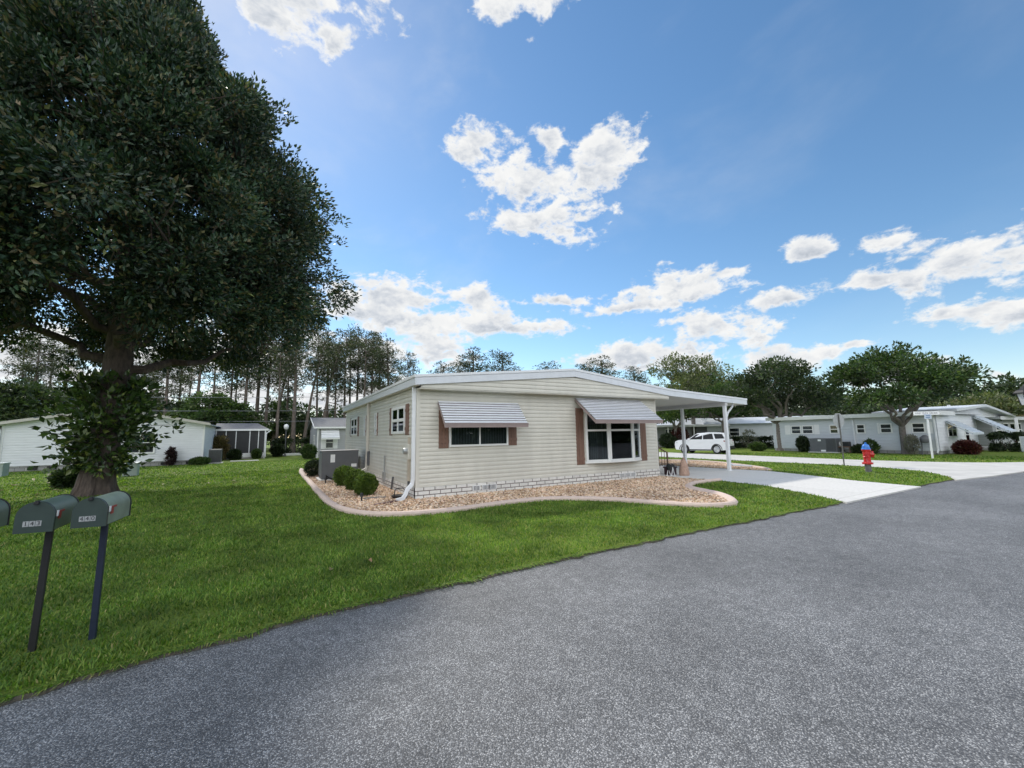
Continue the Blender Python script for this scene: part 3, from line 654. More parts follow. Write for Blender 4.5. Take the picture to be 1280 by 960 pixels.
b = MB(); b.tube([(-.05,3.42,1.02), (-.05,3.42,.45)], .022, 8); b.box(-.09,-.02,3.33,3.51,.16,.5); b.build('cable_box', MT['steel'], H)
b = MB(); b.tube([(-.06,2.2,.42), (-.08,2.2,.30), (-.09,2.25,.05)], .03, 8); b.build('hose_bib', MT['acgrey'], H)
b = MB(); b.box(-.10,-.02,6.0,6.14,.55,1.1); b.build('junction_box', MT['acgrey'], H, bevel=.01)

# stairs and handrail by the side door
S = thing('side_stairs', 'concrete side steps with dark brown metal handrail under the carport', 'steps', (9.3, 1.2, 0))
b = MB()
for i in range(3): b.box(.04, 1.3-.30*i, -.6, .8, .011+.15*i, .161+.15*i)
b.build('steps', MT['concrete'], S, bevel=.01)
for y in (-.56,):
    b = MB(); b.tube([(.10,y,.46),(.10,y,1.38)], .022, 8); b.tube([(.58,y,.16),(.58,y,1.10)], .02, 8)
    b.tube([(1.25,y,.011),(1.25,y,.86)], .034, 8); b.tube([(.10,y,1.38),(1.08,y,.90),(1.25,y,.84),(1.27,y,.60)], .028, 8); b.tube([(.10,y,.60),(1.25,y,.14)], .02, 8)
    for k in range(1, 7):
        x = .10+1.15*k/7; b.tube([(x,y,.60-.40*k/7),(x,y,1.38-.5*k/7)], .012, 6)
    b.build('handrail', MT['brown'], S)
# ------------------------------------------------------------------ leaves and trees
def leaf_cloud(name, C, r, per, L0, W0, m, parent=None, up=.25, droop=0.0, seed=0, flat=1.0, outward=.6, centre=None, fold=.12):
    """C (n,3) clump centres, r clump radius; every clump holds `per` leaves that point away from its centre"""
    g = np.random.default_rng(seed); C = np.asarray(C, float); n = len(C)*per
    c = np.repeat(C, per, 0); rr = np.repeat(np.broadcast_to(np.asarray(r, float), (len(C),)), per)
    d = g.normal(size=(n, 3)); d /= np.linalg.norm(d, axis=1, keepdims=True)
    P = c+d*(rr*g.uniform(.25, 1.0, n)**.6)[:,None]*np.array([1, 1, flat])
    A = d+np.array([0, 0, up-droop])+g.normal(0, .45, (n, 3))
    if centre is not None:
        o = P-np.asarray(centre); o /= (np.linalg.norm(o, axis=1, keepdims=True)+1e-6); A = A+o*outward
    A /= np.linalg.norm(A, axis=1, keepdims=True)
    q = g.normal(size=(n, 3)); S = np.cross(A, q); S /= (np.linalg.norm(S, axis=1, keepdims=True)+1e-6); Nn = np.cross(S, A)
    Ls = (L0*g.uniform(.65, 1.25, n))[:,None]; Ws = (W0*g.uniform(.7, 1.2, n))[:,None]
    v0 = P; v1 = P+A*Ls*.45+S*Ws*.5+Nn*Ls*fold; v2 = P+A*Ls-Nn*Ls*.08; v3 = P+A*Ls*.45-S*Ws*.5+Nn*Ls*fold
    V = np.stack([v0, v1, v2, v3], 1).reshape(-1, 3); i = 4*np.arange(n)[:,None]
    Fc = np.concatenate([i+np.array([[0,1,2]]), i+np.array([[0,2,3]])], 0)
    return mesh_np(name, V, Fc, m, parent)
def limb(b, p0, p1, r0, r1, g, wob=.08, k=5, n=7):
    p0, p1 = np.array(p0, float), np.array(p1, float); L_ = np.linalg.norm(p1-p0); pts = []; rs = []
    for i in range(k+1):
        t = i/k; p = p0+(p1-p0)*t+g.normal(0, wob*L_*.25, 3)*math.sin(PI*t); pts.append(p); rs.append(r0+(r1-r0)*t)
    b.tube(pts, rs, n, cap=False); return pts

MAG = island_mat('magnolia_leaf', [(0,(.014,.032,.021)), (.45,(.028,.060,.035)), (.70,(.048,.092,.046)), (.84,(.085,.105,.05)), (.94,(.14,.105,.055)), (1,(.14,.18,.06))], rough=.44, trans=.14, spec=.42, nscale=.55, nvar=.5)
OAK = island_mat('oak_leaf', [(0,(.030,.062,.018)), (.5,(.050,.095,.024)), (.85,(.080,.130,.032)), (1,(.13,.16,.05))], rough=.5, trans=.28, nscale=.45, nvar=.4)
OAKD = island_mat('oak_leaf_deep', [(0,(.022,.046,.016)), (.5,(.040,.078,.022)), (.85,(.065,.108,.030)), (1,(.12,.15,.05))], rough=.5, trans=.25, nscale=.55, nvar=.5)
DKL = island_mat('dark_leaf', [(0,(.020,.038,.015)), (.5,(.034,.060,.022)), (.85,(.055,.085,.028)), (1,(.095,.115,.045))], rough=.5, trans=.22, nscale=.4, nvar=.45)
LTL = island_mat('pale_leaf', [(0,(.060,.082,.032)), (.5,(.095,.120,.050)), (.85,(.14,.155,.07)), (1,(.20,.19,.10))], rough=.5, trans=.3, nscale=.5, nvar=.4)
PINE = island_mat('pine_needles', [(0,(.024,.038,.016)), (.5,(.042,.060,.024)), (.85,(.066,.085,.034)), (1,(.12,.11,.06))], rough=.5, trans=.2, nscale=.4, nvar=.4)
BOX = island_mat('boxwood_leaf', [(0,(.045,.085,.016)), (.5,(.085,.145,.024)), (.85,(.14,.21,.034)), (1,(.22,.27,.05))], rough=.45, trans=.25, nscale=4, nvar=.3)
HEDGE = island_mat('hedge_leaf', [(0,(.010,.020,.008)), (.6,(.022,.040,.014)), (1,(.045,.07,.022))], rough=.5, trans=.15, nscale=3, nvar=.3)
MAROON = island_mat('maroon_leaf', [(0,(.030,.008,.010)), (.55,(.070,.014,.016)), (.85,(.13,.035,.03)), (1,(.05,.06,.02))], rough=.45, trans=.2, nscale=4, nvar=.3)
PURPLE = island_mat('purple_leaf', [(0,(.020,.010,.014)), (.6,(.045,.020,.028)), (1,(.07,.04,.03))], rough=.5, trans=.15, nscale=4)
TAN = island_mat('tan_leaf', [(0,(.14,.10,.045)), (.5,(.24,.18,.085)), (.85,(.20,.19,.07)), (1,(.32,.25,.14))], rough=.55, trans=.25, nscale=.8)
MOSS = island_mat('spanish_moss', [(0,(.16,.16,.13)), (1,(.27,.27,.23))], rough=.9, trans=.2)

MAGS = island_mat('magnolia_shoot_leaf', [(0,(.022,.045,.014)), (.5,(.045,.085,.022)), (.85,(.075,.13,.030)), (1,(.16,.19,.04))], rough=.35, trans=.18, spec=.5, nscale=.8, nvar=.4)
# the magnolia on the left
g = np.random.default_rng(21)
MX, MY = -8.05, 7.05
T = thing('magnolia_tree', 'huge dark glossy-leaved magnolia filling the upper left, leafy shoots round its thick trunk', 'tree', (MX, MY, 0))
PZ = np.array([4.7, 5.2, 6.0, 7.2, 9.0, 11, 13, 15, 16.6, 18.0, 19.0]); PR = np.array([2.8, 5.0, 5.8, 6.05, 5.9, 5.05, 3.9, 2.6, 1.7, .9, .3])
def mag_r(z, a):
    return np.interp(z, PZ, PR)*(1+.07*np.sin(3*a+z*.9)+.06*np.sin(5*a-z*1.7+1)+.05*np.sin(8*a+z*2.6))
n = 3300; z = 5.0+13.8*g.beta(1.05, 1.45, n); a = g.uniform(0, 2*PI, n); f = 1-.55*g.uniform(0, 1, n)**1.9
R_ = mag_r(z, a)*f; Cm = np.stack([R_*np.cos(a), R_*np.sin(a), z+g.normal(0, .2, n)], 1)
bo = Cm[g.choice(n, 140, replace=False)]; kk = g.uniform(.90, 1.24, (140,1)); bo = bo*np.hstack([kk,kk,np.ones((140,1))]); j = np.argmin(((Cm[:,None]-bo[None])**2).sum(2), 1); pull = g.uniform(.22, .58, (n,1)); Cm = Cm*(1-pull)+bo[j]*pull+g.normal(0, .16, (n,3))
low = (np.abs(a-PI) < .9) & (z < 6.6) & (R_ > 4.0)            # a thin patch low on the left where sky shows
Cm = Cm[~(low & (g.uniform(0, 1, n) < .65))]
b = MB()
roots = [(0,0,-.05), (.02,0,.25), (.05,0,.8), (.10,.0,1.6), (.16,.05,2.6), (.22,.1,3.8), (.2,.1,5.5), (.15,0,8.0), (.1,0,11), (0,0,14.5)]
b.tube(roots, [.54,.46,.41,.385,.375,.39,.32,.24,.16,.06], 16, cap=False)
for k in range(7):
    aa = 2*PI*k/7+.3; b.tube([(.30*math.cos(aa), .30*math.sin(aa), .75), (.40*math.cos(aa), .40*math.sin(aa), .24), (.58*math.cos(aa), .58*math.sin(aa), -.06)], [.11,.11,.05], 8, cap=False)
tips = []
for k in range(26):
    z0 = 4.0+9.0*(k/26)**1.1; aa = k*2.399+.4; rr = float(mag_r(np.array([z0+2.0]), np.array([aa]))[0])*.8
    p0 = (np.interp(z0, [3,6,14], [.22,.2,0]), .08, z0); p1 = (rr*math.cos(aa), rr*math.sin(aa), min(z0+g.uniform(.6, 2.6), 17))
    if k < 7: p1 = (p1[0], p1[1], z0+g.uniform(1.3, 2.0))
    tips += [np.array(q) for q in limb(b, p0, p1, .17-.004*k, .03, g, .22, 7, 7)[2:]]
tips = np.array(tips)
for c in Cm[::3]:
    d = tips-c; i = np.argmin((d*d).sum(1)); limb(b, tips[i], c, .028, .008, g, .25, 3, 4)
za = 5.4+12.8*g.beta(1.1, 1.3, 330); aa2 = g.uniform(0, 2*PI, 330); rs2 = (mag_r(za, aa2)+.25)*g.uniform(.98, 1.16, 330); spr = np.stack([rs2*np.cos(aa2), rs2*np.sin(aa2), za], 1)
leaf_cloud('outer_sprigs', np.vstack([spr, spr*np.array([.95,.95,1])]), .20, 20, .165, .075, MAG, T, up=.7, seed=6, outward=.9, centre=(0,0,8))
for c in spr: limb(b, c*np.array([.72,.72,.97]), c, .022, .006, g, .2, 3, 4)
ex = tips[g.choice(len(tips), 70)]+g.normal(0, .35, (70,3))*np.array([1,1,.6]); Cm = np.vstack([Cm, ex[ex[:,2] > 4.6]])
b.build('trunk', MT['bark'], T, smooth=True)
leaf_cloud('crown', Cm, g.uniform(.42, .70, len(Cm)), 104, .168, .078, MAG, T, up=.15, seed=3, outward=.7, centre=(0,0,9))
m2 = 420; z = g.uniform(.75, 3.7, m2); a = g.uniform(0, 2*PI, m2); r = .35+g.gamma(1.6, .28, m2)*np.interp(z, [.7, 1.4, 2.3, 3.6], [.35, .95, 1.0, .75])
sh = np.stack([.12+r*np.cos(a), r*np.sin(a), z], 1)
leaf_cloud('trunk_shoots', sh, .17, 8, .22, .125, MAGS, T, up=.35, seed=4, outward=.8, centre=(0,0,2))
b = MB()
for c in sh[::2]: limb(b, (.1+.3*(c[0]-.1)/ (abs(c[0])+.5), .3*c[1]/(abs(c[1])+.5), c[2]-.25), c, .016, .006, g, .2, 3, 4)
b.build('shoot_stems', MT['bark'], T)

def make_pine(seed, H, r0, lean=0.0, top=.45, ncl=34, dens=70, spread=.13, lm=None):
    g = np.random.default_rng(seed); T = thing('pine_tree', None, 'tree'); b = MB(); dens = int(dens*.48)
    pts = []; rs = []
    la = g.uniform(0, 2*PI)
    for i in range(9):
        t = i/8; pts.append((lean*H*(t**1.3)+.10*math.sin(t*5+seed)*t, .10*math.cos(t*4+seed)*t, H*t-.1)); rs.append(r0*(1.0 if i else 1.3)*(1-t*.85))
    b.tube(pts, rs, 9, cap=False)
    P = np.array(pts); C = []
    for k in range(ncl):
        t = 1-top*(1-(k/ncl))**.9 + g.normal(0, .02); t = min(max(t, .25), 1.0)
        base = np.array([np.interp(t, np.linspace(0,1,9), P[:,j]) for j in range(3)])
        aa = k*2.4+g.normal(0, .4); L_ = H*spread*(1.15-.75*((t-(1-top))/top)**1.5)*g.uniform(.35, 1.1)
        c = base+np.array([L_*math.cos(aa), L_*math.sin(aa), L_*g.uniform(.05, .55)])
        limb(b, base, c, .05, .018, g, .2, 3, 5); C.append(c)
        if g.uniform() < .7: C.append(base+(c-base)*g.uniform(.55, .8)+g.normal(0, .3, 3))
    for k in range(6):
        t = g.uniform(.3, 1-top); base = np.array([np.interp(t, np.linspace(0,1,9), P[:,j]) for j in range(3)]); aa = g.uniform(0, 6.28)
        limb(b, base, base+np.array([math.cos(aa), math.sin(aa), .2])*g.uniform(.5, 1.6), .035, .01, g, .2, 2, 4)
    b.build('trunk', MT['pinebark'], T, smooth=True)
    leaf_cloud('crown', np.array(C), g.uniform(.4, .8, len(C)), dens, .36, .10, lm or PINE, T, up=.3, seed=seed+9, flat=.6)
    return T
def make_broad(name, seed, H, R, th, m, bark, ncl=260, per=40, L0=.22, W0=.12, cr=.6, zc=None, hole=.35, trunk_r=.22, lob=.28, wide=(1,1), fork=5, lean=0, zmin=.12):
    """spreading tree: forked trunk, limbs to clumps that sit on several lobes; gaps stay between the lobes"""
    g = np.random.default_rng(seed); T = thing(name, None, 'tree'); b = MB(); C = []
    fk = np.array([lean*th, 0, th]); b.tube([(0,0,-.1), (.03+lean*th*.1,0,.3), (lean*th*.5+.05*math.sin(seed),.03,th*.55), tuple(fk)], [trunk_r*1.5, trunk_r*1.1, trunk_r*.9, trunk_r*.95], 10, cap=False)
    lobes = []
    for k in range(fork+4):
        aa = k*2.4+seed; e = g.uniform(.25, .95); rr = R*(1-e*.35)*g.uniform(.62, .82)
        q = np.array([rr*math.cos(aa)*wide[0]*(1 if k else .1), rr*math.sin(aa)*wide[1]*(1 if k else .1), th+(H-th)*(e*.72+.04 if k else .74)])
        lobes.append((q, R*g.uniform(.34, .56)))
        if k < fork+2: limb(b, fk, q, trunk_r*.6, .035, g, .25, 6, 7)
    for k in range(ncl):
        q, lr = lobes[k % len(lobes)]; d = g.normal(size=3); d /= np.linalg.norm(d); d[2] = abs(d[2])*.9-.25*(g.uniform() < .5)
        c = q+d*lr*(1-.7*g.uniform()**2)*np.array([1.1, 1.1, .72])
        c[2] = min(max(c[2], th*.75+H*zmin*0), H); C.append(c)
        if k % 3 == 0: limb(b, q, c, .03, .008, g, .25, 3, 4)
    b.build('trunk', bark, T, smooth=True)
    leaf_cloud('crown', np.array(C), g.uniform(cr*.7, cr*1.2, len(C)), per, L0, W0, m, T, up=.2, seed=seed+5, flat=.75, outward=.5, centre=(0,0,H*.5))
    return T
def place(T, x, y, label, group, rz=0.0, sc=1.0, first=True):
    o = T if first else copy_tree(T); o.location = (x, y, -.02); o.rotation_euler = (0,0,rz); o.scale = sc if isinstance(sc, tuple) else (sc,)*3
    o['label'] = label
    if group: o['group'] = group
    return o
# pines along the back of the left lawns
P_ = [make_pine(101, 16, .27, 0), make_pine(102, 16, .24, .03, top=.5, ncl=40), make_pine(103, 16, .25, .13, top=.42), make_pine(104, 16, .22, -.02, top=.55, ncl=44), make_pine(105, 16, .2, .01, top=.30, ncl=22), make_pine(106, 16, .3, .05, top=.5, ncl=48, spread=.17)]
PG = 'tall pines behind the lawns'
LST = [  # u, horizontal distance, v of the top, prototype, label
 (38,50,405,3,'pine behind the left end of the white house, leftmost tall trunk'), (74,58,425,1,'pine behind the white house, just left of the magnolia trunk'),
 (163,60,440,4,'thin pine seen close against the right side of the magnolia trunk'), (204,56,410,0,'pine rising behind the right half of the white house roof'),
 (222,66,430,3,'faint thin pine between two thicker trunks above the white house'), (243,52,400,0,'thick pine trunk rising above the right eave of the white house'),
 (264,62,405,4,'slender pine above the left end of the screened porch roof'), (303,54,390,1,'pine rising above the middle of the screened porch roof'),
 (319,58,395,0,'straight pine above the right end of the screened porch roof'), (341,64,420,2,'leaning dark pine just right of the screened porch'),
 (346,48,420,4,'pine with a pale lower trunk standing left of the globe lamp post'), (366,50,395,0,'tall straight pine just right of the globe lamp post'),
 (379,52,420,2,'dark pine leaning right beside the globe lamp post'), (395,62,415,4,'thin pine left of the small grey house roof'),
 (400,54,425,2,'leaning pine above the left end of the small grey house'), (419,58,430,3,'bushy pine above the small grey house roof'),
 (430,60,412,4,'thin bare-trunked pine at the left eave of the cream house'), (436,66,415,4,'second thin pine beside the left eave of the cream house'),
 (446,62,408,3,'tall narrow pine above the far left eave of the cream house'), (462,60,414,1,'tall pine with rounded head above the left wall of the cream house'),
 (488,56,426,5,'broad-headed pine above the front left corner of the cream house'), (508,70,440,3,'low dark pine head right of the broad-headed pine'),
 (182,64,438,1,'pine in the first gap right of the magnolia trunk, over the white house'), (233,70,436,4,'hair-thin pine just left of the thick trunk over the white house eave'), (284,68,418,3,'pine behind the left half of the screened porch, with a short head'), (291,72,430,4,'thin bare pine behind the left half of the screened porch'),
 (330,56,402,1,'pine over the right corner of the screened porch'), (357,68,424,3,'pine standing directly behind the globe lamp post'), (409,66,412,1,'pine behind the middle of the small grey house roof'), (453,56,416,4,'thin pale-trunked pine over the left wall eave, second of a close pair'), (474,68,420,3,'pine over the left wall, left of the broad-headed pine'), (20,58,428,1,'pine behind the left end of the white house, at the photo edge'), (56,54,415,4,'thin pine behind the left part of the white house'),
 (546,74,455,5,'small distant treetop peeping over the left part of the roof'), (592,66,436,5,'wide dark treetop over the roof, left one of a touching pair'),
 (634,68,439,1,'wide dark treetop over the roof, right one of a touching pair'), (683,80,456,5,'low distant treetop over the ridge of the roof'),
 (728,78,455,1,'small dark treetop just right of the roof ridge'), (762,66,446,5,'rounded treetop over the right roof slope'), (800,72,461,5,'small low treetop over the right roof slope')]
used = set()
for i, (u, Dh, v, p, lab) in enumerate(LST):
    x, y = ground_at(u, Dh); hgt = top_z(u, v, Dh)
    place(P_[p], x, y, lab, PG, rz=i*1.7 if p not in (2,) else -.35+.1*i/20, sc=(hgt/16.3*(1.05 if u < 530 else 1.75), hgt/16.3*(1.05 if u < 530 else 1.75), hgt/16.3), first=p not in used); used.add(p)
# broad trees between and behind
B_ = [make_broad('broadleaf_tree', 201, 8, 3.8, 2.0, DKL, MT['oakbark'], 300, 36, .34, .2, .75), make_broad('broadleaf_tree', 202, 8, 3.2, 1.6, OAK, MT['oakbark'], 280, 36, .32, .19, .7), make_broad('broadleaf_tree', 203, 8, 4.2, 1.2, DKL, MT['oakbark'], 340, 36, .34, .2, .8)]
BG = 'broad trees at the back of the lots'
LST2 = [(12,46,455,0,'broad dark tree behind the far left end of the white house'), (95,62,470,2,'dark bushy tree behind the white house left of the magnolia trunk'),
 (165,66,480,0,'broad tree low behind the white house right of the magnolia trunk'), (228,60,480,2,'wide tree behind the right half of the white house'), (262,50,468,1,'bright green tree above the left end of the screened porch'), (300,54,490,1,'green bushy tree above the middle of the screened porch'),
 (348,66,492,2,'dark tree filling the gap behind the globe lamp post'), (385,60,500,0,'dark round tree left of the small grey house'), (440,70,500,2,'dark low tree behind the cream house left eave'), (475,66,498,0,'low dark tree over the left eave, under the pines'),
 (880,62,452,1,'green tree over the right end of the carport roof'), (922,66,470,0,'dark tree behind the carport edge'), (1045,60,475,2,'wide green tree behind the grey house between the two oaks'),
 (1090,62,482,1,'green tree behind the grey house at the left of the spreading oak'), (1210,66,492,2,'low dark tree right of the spreading oak'), (1236,70,482,1,'narrow green tree at the right edge behind the oak')]
used = set()
for i, (u, Dh, v, p, lab) in enumerate(LST2):
    x, y = ground_at(u, Dh); hgt = top_z(u, v+(16 if u < 500 else 2), Dh); s = hgt/8.2
    place(B_[p], x, y, lab, BG, rz=i*2.1, sc=(s*1.15, s*1.15, s), first=p not in used); used.add(p)
# single trees of the right side
x, y = ground_at(975, 40.5); T = make_broad('oak_tree', 301, top_z(975,447,40.5), 4.0, 2.2, DKL, MT['oakbark'], 330, 46, .24, .13, .62, trunk_r=.26, fork=6); place(T, x, y, 'dark oak hung with grey moss, left of the octagonal sign', None)
g = np.random.default_rng(9); C = []
for k in range(60):
    q = np.array([g.uniform(-1, 3.4), g.uniform(-2.5, 2.5), g.uniform(3.6, 6.2)])
    for j in range(6): C.append(q+np.array([g.normal(0,.05), g.normal(0,.05), -.16*j]))
leaf_cloud('hanging_moss', np.array(C), .10, 6, .22, .03, MOSS, T, up=-1.6, seed=8)
x, y = ground_at(1128, 37.0); T = make_broad('oak_tree', 305, top_z(1150,424,37), 3.9, 1.8, OAKD, MT['oakbark'], 330, 46, .24, .13, .52, trunk_r=.18, fork=7, lean=.10); place(T, x+.2, y, 'large spreading green oak standing in front of the grey house', None, rz=.4)
x, y = ground_at(868, 52); T = make_broad('airy_tree', 309, top_z(868,437,52), 4.6, 3.4, LTL, MT['oakbark'], 210, 34, .28, .15, .62, trunk_r=.25, fork=7); place(T, x, y, 'tall airy pale green tree rising behind the carport roof', None)
tag(T, cat='tree')
x, y = ground_at(905, 48); T = make_broad('slim_tree', 311, top_z(905,478,48), 3.0, 2.6, OAK, MT['oakbark'], 150, 34, .26, .14, .6, trunk_r=.16); place(T, x, y, 'slim tree with a pale trunk behind the parked white car', None); tag(T, cat='tree')
x, y = ground_at(845, 46); T = make_broad('slim_tree', 312, top_z(845,500,46), 2.6, 2.0, OAK, MT['oakbark'], 130, 34, .26, .14, .55, trunk_r=.14); place(T, x, y, 'small green tree seen under the carport roof by the flowering porch', None); tag(T, cat='tree')
x, y = ground_at(1262, 62); T = make_broad('bare_tan_tree', 313, top_z(1262,505,62), 3.6, 2.2, TAN, MT['oakbark'], 150, 30, .3, .17, .6); place(T, x, y, 'tan withered tree at the right edge behind the lantern', None); tag(T, cat='tree')
x, y = ground_at(1243, 56); T = make_broad('bare_tan_tree', 314, top_z(1205,500,56), 3.2, 2.2, LTL, MT['oakbark'], 150, 30, .3, .17, .6); place(T, x-1.6, y, 'pale yellowish tree behind the awning house gable', None); tag(T, cat='tree')
# far wood: one mass of foliage with many stems
def wood(name, us, Dh, hmin, hmax, n, m, seed):
    g = np.random.default_rng(seed); C = []
    for k in range(n):
        u = g.uniform(*us); d = Dh+g.uniform(-5, 7); p = at(u, 545, d); ht = hmin+(hmax-hmin)*(.5+.5*math.sin(u*.021+seed)*math.cos(u*.053))*g.uniform(.7, 1.1)
        C.append((p[0], p[1], ht*g.uniform(0.03, 1)**.8))
    return tag(leaf_cloud(name, np.array(C), g.uniform(.8, 1.5, n), 34, .55, .33, m, None, seed=seed, flat=.7), kind='stuff')
wood('woodland', (-160, 560), 80, 5, 8.5, 1400, DKL, 51)
wood('woodland', (780, 1420), 82, 5.5, 9.5, 1300, DKL, 52)

# ------------------------------------------------------------------ shrubs
def shrub(name, label, cat, x, y, r, h, m, group=None, n=900, L0=.045, W0=.03, boxy=0.0, stem=True, seed=1, wide=1.0, rz=0, bark=None):
    T = thing(name, label, cat, (x, y, 0), rz, group); g = np.random.default_rng(seed)
    d = g.normal(size=(n, 3)); d /= np.linalg.norm(d, axis=1, keepdims=True)
    if boxy: d = np.sign(d)*np.abs(d)**(1-boxy); d /= np.maximum(np.abs(d).max(1, keepdims=True)*boxy+(1-boxy)*np.linalg.norm(d, axis=1, keepdims=True), 1e-6)
    f = g.uniform(.70, 1.0, (n, 1))*(1+.07*np.sin(d[:,:1]*6+seed)*np.sin(d[:,1:2]*5+2*seed)+.05*np.sin(d[:,2:3]*9+seed))*np.where(g.uniform(0,1,(n,1)) < .06, g.uniform(1.0,1.16,(n,1)), 1); C = d*f*np.array([r*wide, r, h*.5])+np.array([0, 0, h*.53])
    leaf_cloud('foliage', C, r*.10, 7, L0, W0, m, T, up=.3, seed=seed, outward=.8, centre=(0,0,h*.4))
    if stem:
        b = MB()
        for k in range(5): limb(b, (g.normal(0,.03), g.normal(0,.03), -.02), (g.normal(0, r*.35*wide), g.normal(0, r*.3), h*.6), .02, .008, g, .2, 3, 5)
        b.build('stem', bark or MT['bark'], T)
    return T
SG = 'clipped round shrubs along the left wall'
shrub('boxwood', 'nearest clipped round shrub in the gravel, by the small path light', 'shrub', -.98, 1.55, .30, .60, BOX, SG, 1500, seed=1)
shrub('boxwood', 'middle clipped round shrub, partly behind the nearest one', 'shrub', -1.04, 2.95, .30, .62, BOX, SG, 1400, seed=2)
shrub('boxwood', 'rear clipped round shrub of the three, against the dark air conditioner', 'shrub', -1.14, 4.4, .34, .66, BOX, SG, 1400, seed=3)
shrub('dark_bush', 'dark small bush half hidden behind the cream house air conditioner', 'shrub', -1.75, 9.0, .36, .72, HEDGE, None, 900, seed=4)
# unseen trees added across the road, behind the viewer, to darken the window reflections
def row_behind():
    g = np.random.default_rng(66); C = []
    for k in range(2600):
        x = g.uniform(-70, 90); y = -46+g.normal(0, 3); h = 7+2.2*math.sin(x*.23)+1.3*math.sin(x*.61); C.append((x, y, h*g.uniform(.04, 1)**.8))
    return tag(leaf_cloud('woodland', np.array(C), g.uniform(.8, 1.6, len(C)), 26, .7, .45, DKL, None, seed=67, flat=.7), kind='stuff')
row_behind()
EXPO = 0.55
# ------------------------------------------------------------------ small things in the gravel
def text_mesh(name, s, size, m, parent, loc, rx=PI/2, rz=0.0):
    cu = bpy.data.curves.new('lettering', 'FONT'); cu.body = s; cu.size = size; cu.extrude = .0006; cu.align_x = 'CENTER'; cu.align_y = 'CENTER'
    tmp = bpy.data.objects.new('lettering', cu); me = bpy.data.meshes.new_from_object(tmp); bpy.data.objects.remove(tmp)
    me.materials.clear(); me.materials.append(m); o = bpy.data.objects.new(name, me); COL.objects.link(o); o.parent = parent; o.location = loc; o.rotation_euler = (rx, 0, rz)
    return o
T = thing('air_conditioner', 'big dark grey air conditioner beside the left wall of the cream house', 'air conditioner', (-1.0, 7.1, 0))
b = MB(); b.box(-.66,.66,-.5,.55,.08,1.12); b.box(-.68,.68,-.52,.57,1.12,1.15); b.build('cabinet', MT['acgrey'], T, bevel=.012)
b = MB(); b.box(-.75,.75,-.6,.65,.0,.078); b.build('slab', MT['concrete'], T, bevel=.01)
b = MB()
for k in range(16): b.box(-.672,-.660,-.44+.062*k,-.40+.062*k,.2,1.05)
b.build('grille', mat('ac_grille', (.20,.21,.22), .5), T)
b = MB(); b.box(-.36,-.20,-.506,-.501,.70,1.0); b.build('sticker', MT['white'], T); b = MB(); b.box(.40,.60,-.506,-.501,.50,.62); b.build('sticker', MT['white'], T)
b = MB(); b.tube([(-.45,-.54,.02),(-.5,-.6,.22),(-.38,-.6,.12),(-.2,-.62,.05)], .03, 8); b.build('drain_hose', MT['black'], T, smooth=True)
T = thing('deck_box', 'pale grey storage box against the left wall behind the air conditioner', 'box', (-.44, 8.55, 0))
b = MB(); b.box(-.33,.33,-.5,.5,.0,.78); b.build('body', mat('pale_resin', (.50,.49,.52), .5), T, bevel=.02)
b = MB(); b.box(-.36,.36,-.53,.53,.78,.85); b.build('lid', mat('pale_resin_lid', (.62,.62,.64), .5), T, bevel=.02)
T = thing('power_pedestal', 'knee-high pale green utility pedestal on the lawn behind the magnolia trunk', 'utility box', (-9.08, 15.4, 0))
pg = mat('pedestal_green', (.36,.42,.40), .5)
b = MB(); b.box(-.26,.26,-.2,.2,0,.55); b.build('body', pg, T, bevel=.015); b = MB(); b.prism([(-.28,-.23,.55),(.28,-.23,.55),(.28,.23,.60),(-.28,.23,.60),][::-1], (0,0,.06)); b.build('lid', mat('pedestal_lid', (.45,.50,.48), .5), T, bevel=.01)
x, y = ground_at(2, 32.5)
T = thing('power_pedestal', 'pale utility cabinet cut by the left photo edge beside the white house', 'utility box', (x-.1, y, 0))
b = MB(); b.box(-.4,.4,-.3,.3,0,.62); b.build('body', pg, T, bevel=.02); b = MB(); b.box(-.43,.43,-.33,.33,.62,.70); b.build('lid', mat('pedestal_lid2', (.55,.60,.60), .5), T, bevel=.02)
PLG = 'black path lights along the curb'
for (x, y, lab) in ((-1.30,.35,'black path light in front of the nearest round shrub'), (-1.62,5.5,'black path light near the air conditioner slab'), (-1.68,10.2,'farthest black path light, behind the air conditioner')):
    T = thing('path_light', lab, 'path light', (x, y, .01), 0, PLG)
    b = MB(); b.tube([(0,0,-.05),(0,0,.14)], .022, 8); b.build('stake', MT['black'], T); b = MB(); b.lathe([(.03,.14),(.045,.145),(.045,.155),(.035,.20),(.05,.205),(.02,.235)], 12); b.build('lamp_head', MT['black'], T)
T = thing('wire_basket_pot', 'low black bowl with an upright wire handle beside the corner downspout', 'pot', (-.32, .42, .01))
b = MB(); b.lathe([(.10,0),(.19,.03),(.22,.09),(.20,.085),(.05,.06)], 20); b.build('bowl', MT['black'], T, smooth=True)
b = MB(); b.tube([(-.14,0,.08),(-.13,0,.22),(-.08,0,.27),(.08,0,.27),(.13,0,.22),(.14,0,.08)], .014, 8); b.build('handle', MT['black'], T, smooth=True)
T = thing('drain_extension', 'dark red flat drain strip lying in the gravel at the corner downspout mouth', 'drain pipe', (-.55, -.16, .03), rad(198))
b = MB(); b.sweep_rect([(-.02,0,.01),(.30,0,.005),(.62,.01,0)], .10, .03); b.build('strip', mat('maroon_plastic', (.075,.02,.022), .5), T, bevel=.006)
T = thing('stone_edger', 'narrow grey stone edging strip in front of the nearest round shrub', 'edging', (-.95, .72, .02), rad(-8))
b = MB(); b.sweep_rect([(-.28,0,.02),(0,.01,.025),(.34,0,.02)], .08, .05); b.build('strip', mat('edger_grey', (.20,.19,.175), .85), T, bevel=.012)
